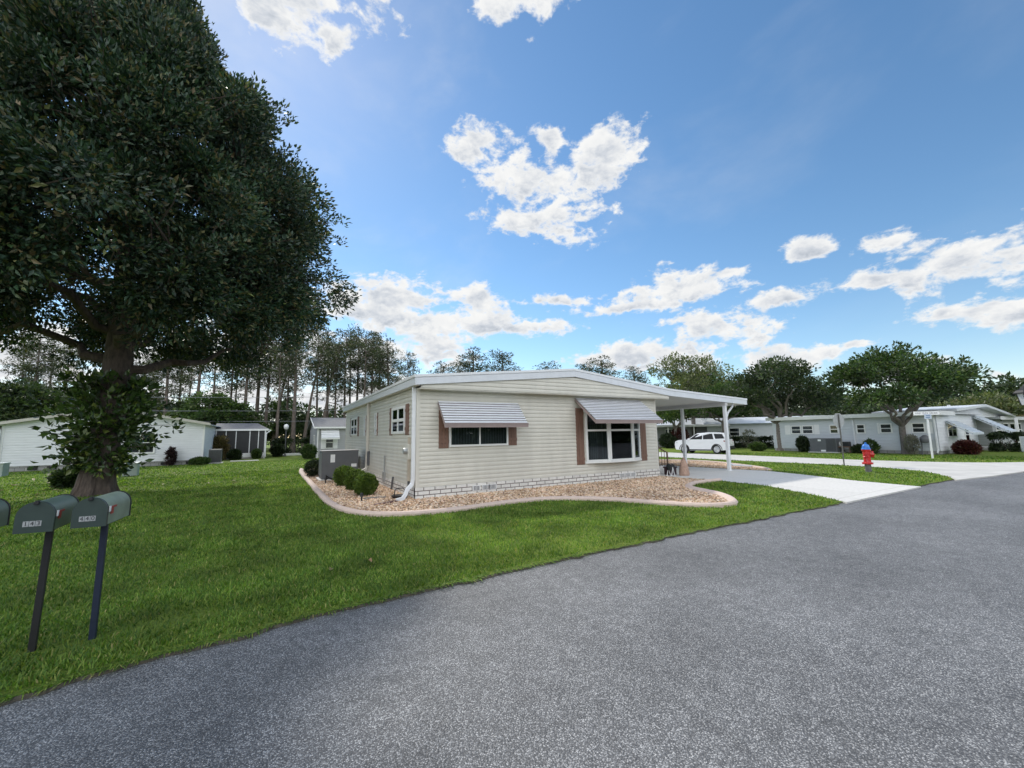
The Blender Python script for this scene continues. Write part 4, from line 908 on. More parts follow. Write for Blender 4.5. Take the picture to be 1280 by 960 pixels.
T = thing('stone_urn', 'waist-narrow tan conical stone-textured jar by the middle carport post', 'urn', (10.25, -.35, .01))
b = MB(); b.lathe([(.17,0),(.185,.03),(.185,.12),(.165,.26),(.14,.40),(.10,.52),(.075,.58),(.085,.60),(.04,.62)], 24); b.build('body', mat('tan_stone', (.40,.27,.21), .85, .3, 14, bump=.9, bscale=20), T, smooth=True)
b = MB(); b.lathe([(.03,.60),(.045,.63),(.03,.67),(.005,.69)], 12); b.build('finial', mat('tan_stone_top', (.36,.25,.20), .85, .3, 14), T, smooth=True)
T = thing('hose_reel', 'small black hose reel on two white legs at the front right house corner', 'hose reel', (9.58, -.28, .01))
b = MB(); b.lathe([(.13,-.09),(.13,-.08),(.07,-.075),(.07,.075),(.13,.08),(.13,.09)], 18, (0,0,.34), 'y'); b.build('drum', MT['black'], T, smooth=True)
b = MB(); b.lathe([(.085,-.07),(.105,-.05),(.105,.05),(.085,.07)], 18, (0,0,.34), 'y'); b.build('hose', mat('dark_hose', (.02,.028,.03), .5), T, smooth=True)
b = MB()
for s in (-1, 1): b.tube([(-.10,s*.10,0),(0,s*.10,.34),(.10,s*.10,0)], .016, 8)
b.build('leg_frame', MT['white'], T)
T = thing('planter_box', 'low dark maroon planter box at the foot of the brown handrail', 'planter', (10.12, .18, .012))
b = MB(); b.prism([(-.20,-.13,0),(.20,-.13,0),(.20,.13,0),(-.20,.13,0)][::-1], (0,0,.26)); b.box(-.23,.23,-.16,.16,.26,.31); b.build('box', mat('planter_maroon', (.040,.014,.022), .5), T, bevel=.01)

# ------------------------------------------------------------------ mailboxes
MG = 'kerbside mailboxes'
def mailbox(x, y, rz, label, num, pm, tilt=(0,0), door_m=None, tone=None):
    T = thing('mailbox', label, 'mailbox', (x, y, 0), rz, MG); T.rotation_euler = (tilt[1], tilt[0], rz)
    hw, z0, hs, y0, y1 = .100, .972, .115, -.30, .19
    def prof(r, e=0.0):
        p = [(-r, z0-e), (r, z0-e), (r, z0+hs)]
        p += [(r*math.cos(a), z0+hs+r*1.05*math.sin(a)) for a in np.linspace(0, PI, 17)[1:-1]] + [(-r, z0+hs)]; return p
    b = MB(); b.prism([(p[0], y0, p[1]) for p in prof(hw)], (0, y1-y0, 0)); body = b.build('box', tone or MT['mailgreen'], T, smooth=True)
    b = MB(); b.prism([(p[0], y1-.004, p[1]) for p in prof(hw+.006, .006)], (0, .014, 0)); b.build('rim', MT['post'], body, smooth=True); b = MB(); b.prism([(p[0], y0+.012, p[1]) for p in prof(hw+.003, .003)], (0, .012, 0)); b.build('rim', MT['post'], body, smooth=True)
    b = MB(); b.prism([(p[0], y0-.016, p[1]) for p in prof(hw+.006, .006)], (0, .018, 0)); door = b.build('door', door_m or MT['maildoor'], T, smooth=True)
    b = MB(); b.box(-.014,.014,y0-.036,y0-.014,z0+.205,z0+.226); b.box(-.010,.010,y0-.03,y0+.01,z0+.226,z0+.233); b.build('latch', MT['post'], door, bevel=.003)
    if num:
        for i, ch in enumerate(num):
            cx = -.036+.034*i-.008; b = MB(); b.box(cx-.0155,cx+.0155,y0-.0185,y0-.0165,z0+.042,z0+.082); tl = b.build('number_tile', MT['tile'], door)
            text_mesh('numeral', ch, .044, MT['tilenum'], tl, (cx, y0-.0192, z0+.062))
    # flag folded back along the right side
    b = MB(); b.box(hw+.001,hw+.010,y0+.028,y0+.05,z0+.10,z0+.145); b.build('flag_pivot', MT['white'], T, bevel=.002)
    b = MB(); b.box(hw+.004,hw+.008,y0+.052,y0+.165,z0+.125,z0+.14); b.box(hw+.004,hw+.008,y0+.058,y0+.108,z0+.078,z0+.128); b.build('flag', MT['flag'], T)
    b = MB(); b.sweep_rect([(0,0,-.1),(0,0,.955)], .043, .034, (0,1,0)); b.box(-.075,.075,-.24,.15,.955,.972); b.build('post', pm, T, bevel=.003)
    return T
MT['tile'] = mat('number_tile', (.34,.36,.37), .5, .2, 40); MT['tilenum'] = mat('numeral_black', (.015,.016,.02), .5); MT['flag'] = mat('flag_red', (.33,.03,.025), .5, .3, 20)
mailbox(-4.90, -5.84, rad(1), 'green mailbox number 143 on a black post, middle one of the row', '143', MT['post'], (.025, 0))
mailbox(-4.555, -5.82, rad(-4), 'paler green mailbox number 440 on a dark blue post, nearest the tree trunk', '440', MT['bluepost'], (.008, 0), tone=mat('mailbox_faded', (.21,.26,.19), .5, .22, 6, bump=.05, bscale=50))
mailbox(-5.30, -5.80, rad(2), 'green mailbox cut off by the left edge of the photo', None, MT['post'])

# ------------------------------------------------------------------ hydrant and signs
x, y = 16.66, -3.73
T = thing('fire_hydrant', 'red fire hydrant with a bright blue bonnet on the corner lawn', 'fire hydrant', (x, y, 0), rad(25), sc=(.76,.76,1.05))
b = MB(); b.lathe([(.13,-.05),(.13,.28),(.15,.285)], 20); b.build('standpipe', MT['hydgrey'], T, smooth=True)
b = MB(); b.lathe([(.20,.285),(.225,.29),(.225,.335),(.20,.34),(.165,.355),(.15,.40),(.15,.52),(.17,.53),(.17,.555),(.155,.57),(.155,.74),(.18,.76),(.195,.79),(.195,.82)], 24); b.build('barrel', MT['red'], T, smooth=True)
b = MB(); b.lathe([(.195,.82),(.195,.85),(.165,.87),(.155,.93),(.13,.985),(.075,1.015),(.045,1.02),(.045,1.075),(.01,1.08)], 24); b.build('bonnet', MT['blue'], T, smooth=True)
for (ax, r, L_, z) in (((1,0),.075,.13,.68), ((-1,0),.075,.13,.68), ((0,-1),.105,.13,.64)):
    b = MB(); ax3 = Vector((ax[0], ax[1], 0)); p = Vector((0,0,z))
    b.tube([p+ax3*.12, p+ax3*(.12+L_)], r*.85, 14); b.tube([p+ax3*(.12+L_*.55), p+ax3*(.14+L_)], r*1.15, 8); b.tube([p+ax3*(.14+L_), p+ax3*(.18+L_)], r*.35, 5); b.build('nozzle_cap', MT['red'], T)
b = MB()
for k in range(8): b.lathe([(.016,.28),(.016,.355)], 6, (.205*math.cos(k*PI/4), .205*math.sin(k*PI/4), 0))
b.build('flange_bolt', MT['red'], T)
T = thing('stop_sign', 'octagonal road sign on a steel post seen from its bare grey back', 'road sign', (19.36, -1.9, 0), rad(-15))
b = MB(); b.sweep_rect([(0,0,-.1),(0,0,2.35)], .055, .03, (0,1,0)); b.build('post', mat('dark_post', (.10,.10,.095), .6, .2, 8), T, bevel=.003)
oc = [(.36*math.cos(PI/8+k*PI/4)/math.cos(PI/8)*.92, .025, 2.06+.36*math.sin(PI/8+k*PI/4)/math.cos(PI/8)*.92) for k in range(8)]
b = MB(); b.prism(oc, (0,.004,0)); b.build('plate', mat('sign_back', (.36,.38,.385), .45, .12, 7, metal=.3), T)
b = MB(); b.prism([(p[0]*.97, .0295, 2.06+(p[2]-2.06)*.97) for p in oc], (0,.001,0)); b.build('face', MT['red'], T)
T = thing('street_name_sign', 'white street name blades on a slim white post across the side street', 'street sign', (27.88, -2.65, 0), rad(-30))
b = MB(); b.tube([(0,0,-.1),(0,0,2.42)], .045, 10); b.build('post', MT['white'], T)
b = MB(); b.box(-.72,.72,-.012,.012,2.36,2.56); bl = b.build('name_blade', MT['white'], T, bevel=.004)
b = MB(); b.box(-.20,.20,-.06,-.047,2.14,2.40); pl2 = b.build('number_plate', mat('plate_blue', (.50,.58,.68), .4), T, bevel=.004)
ink = mat('sign_ink', (.10,.11,.14), .5)
b = MB()
for k in range(16):
    if k not in (4, 9): b.box(-.62+.078*k,-.62+.078*k+.04+.012*(k % 3),-.0145,-.0125,2.42,2.50+.02*(k % 2))
b.build('worn_lettering', mat('faded_ink', (.45,.46,.48), .6), bl)
b = MB(); b.box(-.12,.12,-.063,-.061,2.30,2.35); b.box(-.14,.10,-.063,-.061,2.20,2.25); b.build('worn_lettering', mat('plate_ink', (.16,.24,.40), .6), pl2)

# ------------------------------------------------------------------ lamps
def globe_lamp(x, y, h, label):
    T = thing('lamp_post', label, 'lamp post', (x, y, 0))
    b = MB(); b.lathe([(.12,0),(.12,.1),(.06,.18),(.045,.5),(.04,h-.35),(.07,h-.33),(.09,h-.26)], 12); b.build('post', MT['acgrey'], T, smooth=True)
    b = MB(); b.lathe([(.08,h-.27),(.17,h-.18),(.21,h-.04),(.19,h+.10),(.12,h+.19),(.03,h+.22)], 16); b.build('globe', MT['white'], T, smooth=True)
globe_lamp(-2.3, 33.0, 2.75, 'lamp post with a white globe, between the screened porch and the small grey house')
T = thing('street_lamp', 'black lantern on a pole at the right edge of the photo', 'street lamp', (29.2, -6.0, 0))
b = MB(); b.lathe([(.14,0),(.14,.25),(.08,.35),(.06,1.0),(.05,2.55),(.11,2.62),(.08,2.72)], 12); b.build('post', MT['post'], T, smooth=True)
b = MB(); b.lathe([(.20,2.72),(.30,3.28),(.29,3.28)], 6); b.build('lantern_glass', mat('lantern_pane', (.55,.56,.60), .25), T)
b = MB(); b.lathe([(.42,3.28),(.42,3.33),(.30,3.45),(.16,3.52),(.14,3.60),(.05,3.66),(.01,3.76)], 6)
for k in range(6): a = k*PI/3; b.tube([(.20*math.cos(a),.20*math.sin(a),2.72),(.30*math.cos(a),.30*math.sin(a),3.3)], .02, 5)
b.build('lantern_cap', MT['post'], T)
x, y = 28.82, -5.5
T = thing('pale_post', 'pale waist-high post on the lawn at the right edge of the photo', 'post', (x+.42, y-.2, 0), rad(20))
b = MB(); b.box(-.05,.05,-.05,.05,-.05,.45); b.build('leg', MT['white'], T); b = MB(); b.box(-.10,.10,-.12,.12,.40,1.15); b.build('head', mat('pale_post_grey', (.30,.34,.35), .6), T, bevel=.02)
# utility wires far behind the white house
for (z0, v, lab) in ((0,488,'uppermost of three thin power lines behind the white house'), (0,505,'middle one of three thin power lines behind the white house'), (0,518,'lowest of three thin power lines behind the white house')):
    pa = at(-60, v+6, 50); pb = at(600, v+4, 56); b = MB(); pts = []
    for k in range(17):
        t = k/16; p = pa+(pb-pa)*t; pts.append((p[0], p[1], p[2]-.9*4*t*(1-t)*.35))
    b.tube(pts, .022, 5); tag(b.build('power_line', mat('wire_grey', (.20,.21,.22), .6)), lab, 'power line', 'power lines')
for (u, lab) in ((-60,'wooden pole carrying the power lines beyond the left photo edge'), (600,'wooden pole carrying the power lines behind the cream house')):
    x, y = ground_at(u, 50.5 if u < 0 else 56.3); T = thing('utility_pole', lab, 'utility pole', (x, y, 0), .6); zt = top_z(u, 492, 53)
    b = MB(); b.tube([(0,0,-.2),(0,0,zt+.6)], [.15,.11], 10); b.build('pole', MT['pinebark'], T, smooth=True); b = MB(); b.box(-.7,.7,-.06,.06,zt+.1,zt+.22); b.build('crossarm', MT['pinebark'], T)

# ------------------------------------------------------------------ parked car
def car(x, y, rz, label, sc):
    T = thing('parked_car', label, 'car', (x, y, .012), rz); T.scale = (sc*.92, sc*.97, sc*1.02)
    wp = mat('car_white', (.80,.81,.82), .22, .02, 2, coat=.6); tint = mat('car_glass', (.008,.009,.011), .12, .1, 2, spec=.3); blk = MT['black']; tyre = mat('tyre', (.018,.018,.02), .85, .2, 9); rim = mat('alloy', (.58,.59,.60), .3, .1, 9, metal=.7)
    R_, wf, wr = .37, 1.42, -1.40
    def arch(cx, r=.43, n=10, z=.33): return [(cx+r*math.cos(a), z+r*math.sin(a)) for a in np.linspace(PI, 0, n)]
    # side outline seen from the left, +x is forward
    prof = [(-2.30,.40), (-2.28,.34)] + [(-1.86,.32)] + arch(wr) + [(-.96,.28), (.96,.28)] + arch(wf) + [(1.88,.32), (2.24,.34), (2.30,.48), (2.32,.76), (2.26,.98), (2.02,1.08), (1.15,1.13), (.0,1.13), (-1.4,1.15), (-2.22,1.13), (-2.31,.95)]
    hw = .93; b = MB()
    lay = [(-.93, .0), (-.90, .0), (0, 0), (.90, 0), (.93, 0)]
    n = len(prof); vs = []; fs = []
    for yy, sx in ((-hw, .965), (-hw+.07, 1.0), (hw-.07, 1.0), (hw, .965)):
        for (px, pz) in prof: vs.append((px*sx, yy*(1 if pz < 1.0 else .975), pz))
    for i in range(3):
        for j in range(n): fs.append((i*n+j, i*n+(j+1) % n, (i+1)*n+(j+1) % n, (i+1)*n+j))
    fs.append(tuple(range(n))); fs.append(tuple(3*n+j for j in range(n))[::-1]); b.add(vs, fs)
    body = b.build('body', wp, T, bevel=.03, seg=3)
    # greenhouse: roof narrower than the belt line
    belt = [(1.20,1.10), (-2.20,1.12)]; roof = [(.28,1.66), (-.6,1.72), (-1.55,1.70), (-2.02,1.62)]
    gv = []; 
    for s in (-1, 1):
        gv += [(1.20,s*.85,1.09), (.28,s*.66,1.655), (-.6,s*.66,1.715), (-1.6,s*.65,1.695), (-2.02,s*.64,1.62), (-2.22,s*.84,1.10)]
    b = MB(); b.add(gv, [(0,1,2,3,4,5), (11,10,9,8,7,6), (0,6,7,1), (1,7,8,2), (2,8,9,3), (3,9,10,4), (4,10,11,5), (5,11,6,0)]); b.build('cabin', wp, T, bevel=.05, seg=3)
    def side_pt(px, pz, s, o=.006):
        t = (pz-1.09)/(1.66-1.09); return (px, s*(.85-.19*t+o), pz)
    for s in (-1, 1):
        for quad in (((.98,1.155),(.36,1.57),(-.18,1.60),(-.18,1.16)), ((-.26,1.16),(-.26,1.60),(-1.02,1.61),(-1.16,1.18)), ((-1.30,1.20),(-1.16,1.60),(-1.86,1.57),(-2.06,1.22))):
            b = MB(); q = [side_pt(px, pz, s) for px, pz in quad]; q2 = [(p[0], p[1]-s*.02, p[2]) for p in q]; b.add(q+q2, [(0,1,2,3), (7,6,5,4)] + [(i, (i+1) % 4, 4+(i+1) % 4, 4+i) for i in range(4)]); b.build('side_window', tint, T)
        b = MB(); b.box(-.12,.10,min(s*.93,s*.945),max(s*.93,s*.945),.90,.93); b.box(-1.12,-.92,min(s*.93,s*.945),max(s*.93,s*.945),.92,.95); b.build('door_handle', wp, T)
        b = MB(); b.box(.86,1.04,min(s*.88,s*1.06),max(s*.88,s*1.06),1.10,1.24); b.build('mirror', wp, T, bevel=.04)
        b = MB(); b.box(-.95,.96,min(s*.905,s*.938),max(s*.905,s*.938),.27,.36); b.build('sill', blk, T, bevel=.01)
        for cx in (wf, wr):
            b = MB(); pts = [(cx+.47*math.cos(a), s*.934, .33+.47*math.sin(a)) for a in np.linspace(PI, 0, 14)]+[(cx+.41*math.cos(a), s*.934, .33+.41*math.sin(a)) for a in np.linspace(0, PI, 14)]
            b.prism(pts, (0, s*.008, 0)); b.build('arch_trim', blk, T)
            w_ = b = MB(); b.lathe([(.24,-.11),(.34,-.115),(.37,-.09),(.37,.09),(.34,.115),(.24,.11)], 24, (cx, s*.81, R_), 'y'); w_ = b.build('wheel', tyre, T, smooth=True)
            b = MB(); b.lathe([(.245,-.02),(.245,.02)], 24, (cx, s*.87, R_), 'y')
            b2 = MB(); b2.lathe([(.25,-.01),(.25,.012),(.225,.015)], 24, (cx, s*.915, R_), 'y'); b.build('rim_well', blk, w_)
            b2.build('rim', rim, w_); b2 = MB()
            for k in range(5):
                a = k*2*PI/5+.3; b2.tube([(cx, s*.918, R_), (cx+.235*math.cos(a), s*.918, R_+.235*math.sin(a))], [.05,.035], 6)
            b2.build('spokes', rim, w_)
        b = MB(); b.prism([(-2.30,s*.93,.98),(-2.30,s*.60,1.0),(-2.32,s*.60,1.10),(-2.02,s*.945,1.07),(-2.02,s*.945,.98)], (-.012,0,0)); b.build('tail_light', mat('tail_red', (.22,.012,.014), .2), T)
        b = MB(); b.prism([(2.27,s*.92,.80),(2.30,s*.55,.78),(2.27,s*.55,.92),(2.10,s*.93,.95),(1.95,s*.935,.93)], (.02,0,0)); b.build('headlight', mat('headlight', (.6,.62,.65), .1), T)
    b = MB(); b.add([(-2.03,-.58,1.58),(-2.03,.58,1.58),(-2.22,.72,1.18),(-2.22,-.72,1.18),(-2.045,-.58,1.58),(-2.045,.58,1.58),(-2.24,.72,1.18),(-2.24,-.72,1.18)], [(4,5,6,7),(0,3,2,1),(0,1,5,4),(1,2,6,5),(2,3,7,6),(3,0,4,7)]); b.build('rear_window', tint, T)
    b = MB(); b.add([(1.12,-.76,1.14),(1.12,.76,1.14),(.34,.60,1.63),(.34,-.60,1.63),(1.14,-.76,1.15),(1.14,.76,1.15),(.36,.60,1.645),(.36,-.60,1.645)], [(4,5,6,7),(0,3,2,1),(0,1,5,4),(1,2,6,5),(2,3,7,6),(3,0,4,7)]); b.build('windscreen', tint, T)
    b = MB(); b.box(-2.36,-2.10,-.88,.88,.33,.62); b.build('rear_bumper', blk, T, bevel=.04)
    b = MB(); b.box(2.2,2.34,-.80,.80,.36,.58); b.build('front_grille', blk, T, bevel=.03)
    b = MB(); b.box(-2.345,-2.325,-.24,.24,.78,.90); b.build('licence_plate', MT['white'], T)
    b = MB()
    for s in (-1, 1): b.tube([(.15,s*.60,1.70),(-.1,s*.61,1.76),(-1.4,s*.60,1.755),(-1.65,s*.59,1.72)], .018, 6)
    b.build('roof_rail', blk, T)
    return T
p0 = np.array(ground_at(879, 34.8))
car(float(p0[0]), float(p0[1]), rad(90+16), 'white sport utility vehicle parked on the side street behind the carport posts', .90)
# ------------------------------------------------------------------ neighbouring houses
def simple_wall(parent, W, L_, z1, m, c=.15, z0=.3, lim=None, base=True, zg=None):
    b = MB(); A, t, n = W
    P = lambda a, d, z: (A[0]+t[0]*a+n[0]*d, A[1]+t[1]*a+n[1]*d, z)
    if lim is None: b.wbox(A, t, n, 0, L_, -.1, 0, z0-.02, z1); siding(b, W, 0, L_, z0, z1, c=c, lip=.018)
    else:
        zz = [z0]+[z0+i*c for i in range(1, 60) if z0+i*c < z1]+[z1-.01]
        b.add([P(lim(z)[k], -.002, z) for z in zz for k in (0, 1)], [(2*i, 2*i+1, 2*i+3, 2*i+2) for i in range(len(zz)-1)]); siding(b, W, 0, L_, z0, z1, c=c, lip=.018, lim=lim)
    return b.build('wall', m, parent)
BLK = brick_mat('grey_block', (.34,.34,.34), (.15,.15,.15), .4, .2, mw=.015, bump=.4, var=.25)
# white house behind the magnolia
WH = mat('white_vinyl', (.74,.76,.80), .5, .05, 1.5, stretch=(1,1,5)); GRIM = mat('rake_trim', (.52,.50,.46), .5)
X0, X1, Y0, YR = -16.75, -7.45, 24.3, 40.0
T = thing('white_house', 'white lap-sided house with a wide low gable behind the magnolia', 'house', (0,0,0))
rg = lambda z: (X0+(z-2.70)/.92*(X1-X0)/2, X1-(z-2.70)/.92*(X1-X0)/2) if z > 2.70 else (X0, X1)
Wf = ((0,Y0), (1,0), (0,-1))
simple_wall(T, Wf, 0, 3.60, WH, lim=rg); simple_wall(T, ((X1,Y0), (0,1), (1,0)), YR-Y0, 2.70, WH); simple_wall(T, ((X0,YR), (0,-1), (-1,0)), YR-Y0, 2.70, WH)
b = MB(); b.box(X0+.02, X1-.02, Y0+.02, YR, -.05, .30); b.build('foundation', BLK, T)
b = MB(); xm = (X0+X1)/2
for (xa, za, xb, zb) in ((X0-.35,2.70-.06,xm,3.64), (xm,3.64,X1+.35,2.70-.06)): b.prism([(xa,Y0-.3,za), (xb,Y0-.3,zb), (xb,Y0-.3,zb+.06), (xa,Y0-.3,za+.06)], (0,YR-Y0+.4,0))
rf = b.build('roof', MT['roofmetal'], T)
b = MB()
for (xa, za, xb, zb) in ((X0-.37,2.62,xm,3.60), (xm,3.60,X1+.37,2.62)): b.prism([(xa,Y0-.33,za), (xb,Y0-.33,zb), (xb,Y0-.33,zb+.17), (xa,Y0-.33,za+.17)], (0,.025,0))
b.build('rake_board', GRIM, rf)
window_unit(T, Wf, -11.5, -9.95, .82, 2.22, 2, 2, d=.07, fw=.09)
b = MB()
for (x, y) in ((X0,Y0), (X1,Y0)): b.box(x-.06, x+.06, y-.03, y+.06, .3, 2.68)
b.build('corner_trim', MT['white'], T)
for x in (-15.4, -14.6, -9.4, -8.1):
    b = MB(); b.wbox(*Wf, x-.2, x+.2, -.01, .03, .06, .24); b.build('foundation_vent', MT['black'], T)
downspout(T, [(X0-.2,Y0-.12,2.62), (X0-.09,Y0-.09,2.35), (X0-.09,Y0-.09,.1)], .09, .07, up=(0,-1,0))
# screened porch
GR = mat('shingle_grey', (.135,.14,.15), .9, .25, 5, bump=.5, bscale=30); SCR = mat('screen_mesh', (.030,.031,.036), .55, .2, 5)
T = thing('screened_porch', 'dark screened porch with a grey shingle roof beside the white house', 'porch', (-7.45, 30.6, 0))
b = MB(); b.box(.05,3.6,0,6,-.05,.12); b.build('floor_slab', MT['concrete'], T)
b = MB(); b.box(.05,3.58,-.02,.06,.12,.48); b.box(3.5,3.58,.06,5.9,.12,.48); b.build('kick_panel', MT['white'], T, bevel=.01)
b = MB(); b.box(.06,3.55,.02,.03,.48,2.36); b.box(3.53,3.54,.06,5.9,.48,2.36); b.build('screen', SCR, T)
b = MB()
for x in (.08, .75, 1.45, 2.42, 3.05, 3.53): b.box(x-.03, x+.03, -.03, .05, .48, 2.36)
b.box(3.49,3.6,-.05,.07,0,2.38); b.build('frame', MT['whitemetal'], T)
b = MB(); b.box(-.05,3.75,-.12,.0,2.34,2.50); b.box(3.64,3.76,0,6,2.34,2.5); pr = None
rr = MB(); rr.add([(-.1,-.12,2.50),(3.76,-.12,2.50),(2.9,1.7,3.02),(-.1,1.7,3.02),(3.76,6,2.5),(2.9,6,3.02),(-.1,6,3.02)], [(0,1,2,3),(1,4,5,2),(3,2,5,6)]); pr = rr.build('roof', GR, T); b.build('gutter', MT['white'], pr, bevel=.01)
downspout(T, [(3.72,-.10,2.42),(3.95,-.10,2.38),(3.60,-.10,2.1),(3.60,-.10,.1)], .09, .07, up=(0,1,0))
b = MB(); b.box(1.7,2.5,1.0,1.8,.5,.56)
for (x, y) in ((1.75,1.05),(2.45,1.05),(1.75,1.75),(2.45,1.75)): b.box(x-.03,x+.03,y-.03,y+.03,.12,.5)
b.build('table', MT['brown'], T)
x, y = -6.9, 26.2
T = thing('air_conditioner', 'grey air conditioner at the right corner of the white house', 'air conditioner', (-6.75, 24.75, 0)); b = MB(); b.box(-.36,.36,-.36,.36,.06,.98); b.build('cabinet', MT['acgrey'], T, bevel=.02); b = MB(); b.box(-.45,.45,-.45,.45,0,.06); b.build('slab', MT['concrete'], T)
b = MB()
for k in range(14): b.box(-.34,.34,-.368,-.361,.14+.055*k,.165+.055*k)
b.build('grille', MT['black'], T)
T = thing('paving_slab', 'pale flat stone slab on the grass in front of the porch shrubs', 'paving slab', (-5.1, 26.5, 0)); b = MB(); b.box(-.9,.9,-.3,.3,0,.05); b.build('slab', MT['concrete'], T, bevel=.01)
shrub('purple_plant', 'thin dark purple plant standing against the white house wall', 'plant', -9.05, 23.9, .20, 1.10, PURPLE, None, 110, .22, .06, seed=11)
shrub('low_bush', 'low green bush at the right corner foot of the white house', 'bush', -7.5, 23.85, .55, .42, OAK, None, 400, .12, .06, seed=12)
shrub('palm_bush', 'yellowish spiky plant at the left end of the screened porch', 'plant', -7.0, 29.9, .38, 1.7, TAN, None, 150, .5, .05, seed=13)
shrub('porch_shrub', 'dark green shrub right of the grey air conditioner by the porch', 'shrub', -5.95, 29.4, .42, .75, HEDGE, None, 500, .16, .09, seed=14)
shrub('porch_shrub', 'small green shrub before the right part of the screened porch', 'shrub', -4.45, 30.0, .35, .75, OAK, None, 300, .14, .08, seed=15)
shrub('dark_shrub', 'dark shrub just right of the screened porch corner post', 'shrub', -2.9, 32.8, .5, 1.1, HEDGE, None, 500, .16, .09, seed=16)
shrub('clipped_hedge', 'dark clipped hedge behind the globe lamp post', 'hedge', -1.4, 36.5, .9, 1.6, HEDGE, None, 900, .18, .1, boxy=.6, wide=2.3, seed=17)
shrub('ivy_bush', 'leafy green bush at the left foot of the magnolia trunk', 'bush', -9.6, 10.6, .5, .6, DKL, None, 260, .2, .1, seed=18)
shrub('corner_bush', 'reddish green bush at the left corner of the small grey house', 'bush', -.8, 25.9, .52, 1.05, OAK, None, 420, .15, .08, seed=19)
T = thing('flower_bed_edge', 'low white edging wall behind the globe lamp post', 'edging', (-1.6, 34.6, 0)); b = MB(); b.box(-.9,1.6,-.08,.08,0,.22); b.build('wall', MT['white'], T, bevel=.02)
# small grey house between the white house and the cream house
GV = mat('grey_vinyl', (.36,.37,.39), .5, .06, 1.5, stretch=(1,1,5))
T = thing('small_grey_house', 'small grey house with shingled gable roof and a white awning, left of the cream house', 'house', (-.12, 27.0, 0))
Wg = ((0,0), (1,0), (0,-1)); simple_wall(T, Wg, 9, 2.5, GV); simple_wall(T, ((0,8), (0,-1), (-1,0)), 8, 3.3, GV, lim=lambda z: (0, 8) if z < 2.5 else ((z-2.5)/.9*4, 8-(z-2.5)/.9*4))
b = MB(); b.box(.0,9,.0,8,-.05,.3); b.build('foundation', BLK, T)
b = MB(); b.prism([(-.3,-.3,2.44),(-.3,4,3.42),(-.3,4,3.50),(-.3,-.3,2.52)][::-1], (9.6,0,0)); b.prism([(-.3,8.3,2.44),(-.3,4,3.42),(-.3,4,3.50),(-.3,8.3,2.52)], (9.6,0,0)); rf = b.build('roof', GR, T)
b = MB(); b.box(-.32,9.3,-.34,-.305,2.42,2.55); b.prism([(-.33,-.3,2.40),(-.33,4,3.38),(-.33,4,3.54),(-.33,-.3,2.56)][::-1], (.028,0,0)); b.build('trim_board', MT['white'], rf)
window_unit(T, Wg, .60, 1.24, .75, 1.75, 1, 2, d=.06); shutter(T, Wg, .26, .585, .72, 1.8, MT['white']); shutter(T, Wg, 1.255, 1.56, .72, 1.8, MT['white'])
awning(T, Wg, .24, 1.62, 2.36, 1.62, .62, 5, slat=MT['white'], edge=mat('edge_grey', (.5,.52,.55), .5), val=MT['white'])
b = MB(); b.box(-.035,.06,-.04,.0,.0,2.42); b.build('corner_trim', MT['white'], T)
window_unit(T, ((0,8), (0,-1), (-1,0)), 4.6, 5.6, .95, 1.9, 1, 2)

# grey house across the side street
GH = mat('bluegrey_vinyl', (.56,.595,.63), .5, .06, 1.5, stretch=(1,1,5)); WG = mat('white_gable_vinyl', (.78,.80,.83), .5, .05, 1.5, stretch=(1,1,5))
FX, FY0, FY1 = 32.6, -1.8, 8.0
T = thing('grey_street_house', 'long pale grey house facing the side street, with white-framed windows and awnings', 'house', (0,0,0))
Ws = ((FX,FY1), (0,-1), (-1,0)); sy = lambda y: FY1-y
simple_wall(T, Ws, FY1-FY0, 2.52, GH, c=.2, z0=.22); b = MB(); b.box(FX+.02, 41, FY0+.02, FY1, -.05, .22); b.build('foundation', BLK, T)
We = ((FX,FY0), (1,0), (0,-1)); simple_wall(T, We, 8.2, 2.52, WG, c=.2, z0=.22)
simple_wall(T, ((41,FY1), (-1,0), (0,1)), 8.4, 2.52, GH, c=.2, z0=.22)
b = MB(); b.box(FX-.35, 41.2, FY0-.3, FY1+.3, 2.54, 2.66); rf = b.build('roof', MT['roofmetal'], T)
b = MB(); b.box(FX-.40, FX-.36, FY0-.34, FY1+.3, 2.44, 2.70); b.box(FX-.36, 35.0, FY0-.345, FY0-.305, 2.44, 2.70); b.build('fascia', MT['white'], rf)
# gable roof over the end of the house, ridge along Y
RG = mat('roof_white_metal', (.60,.63,.67), .4, .08, 2); b = MB()
for (xa, za, xb, zb) in ((34.8,2.70,41.6,3.14), (41.6,3.14,49.6,2.42)): b.prism([(xa,FY0-.5,za), (xb,FY0-.5,zb), (xb,FY0-.5,zb+.16), (xa,FY0-.5,za+.16)], (0,4.4,0))
b.build('gable_roof', RG, T)
b = MB(); b.add([(FX,FY0+.05,2.50),(41.6,FY0+.05,3.10),(49.0,FY0+.05,2.48),(49.0,FY0+.05,2.40),(41.4,FY0+.05,2.40),(FX,FY0+.05,2.40)], [(0,5,4,3,2,1)]); b.build('gable_panel', WG, T)
def wins(y0, y1, z0=1.34, z1=2.0, c=1, r=2): window_unit(T, Ws, sy(y0), sy(y1), z0, z1, c, r, d=.06, fw=.07, mull=.05)
wins(6.60, 5.86); wins(5.80, 5.02); wins(3.95, 3.38); wins(2.32, 1.80); wins(1.0, .35); wins(-.62, -1.28)
for (a, c) in ((7.05,6.65), (4.98,4.62), (.72+.42,1.03), (-1.31,-1.62), (-.25,-.6)): shutter(T, Ws, sy(max(a,c)), sy(min(a,c)), 1.30, 2.04, MT['white'])
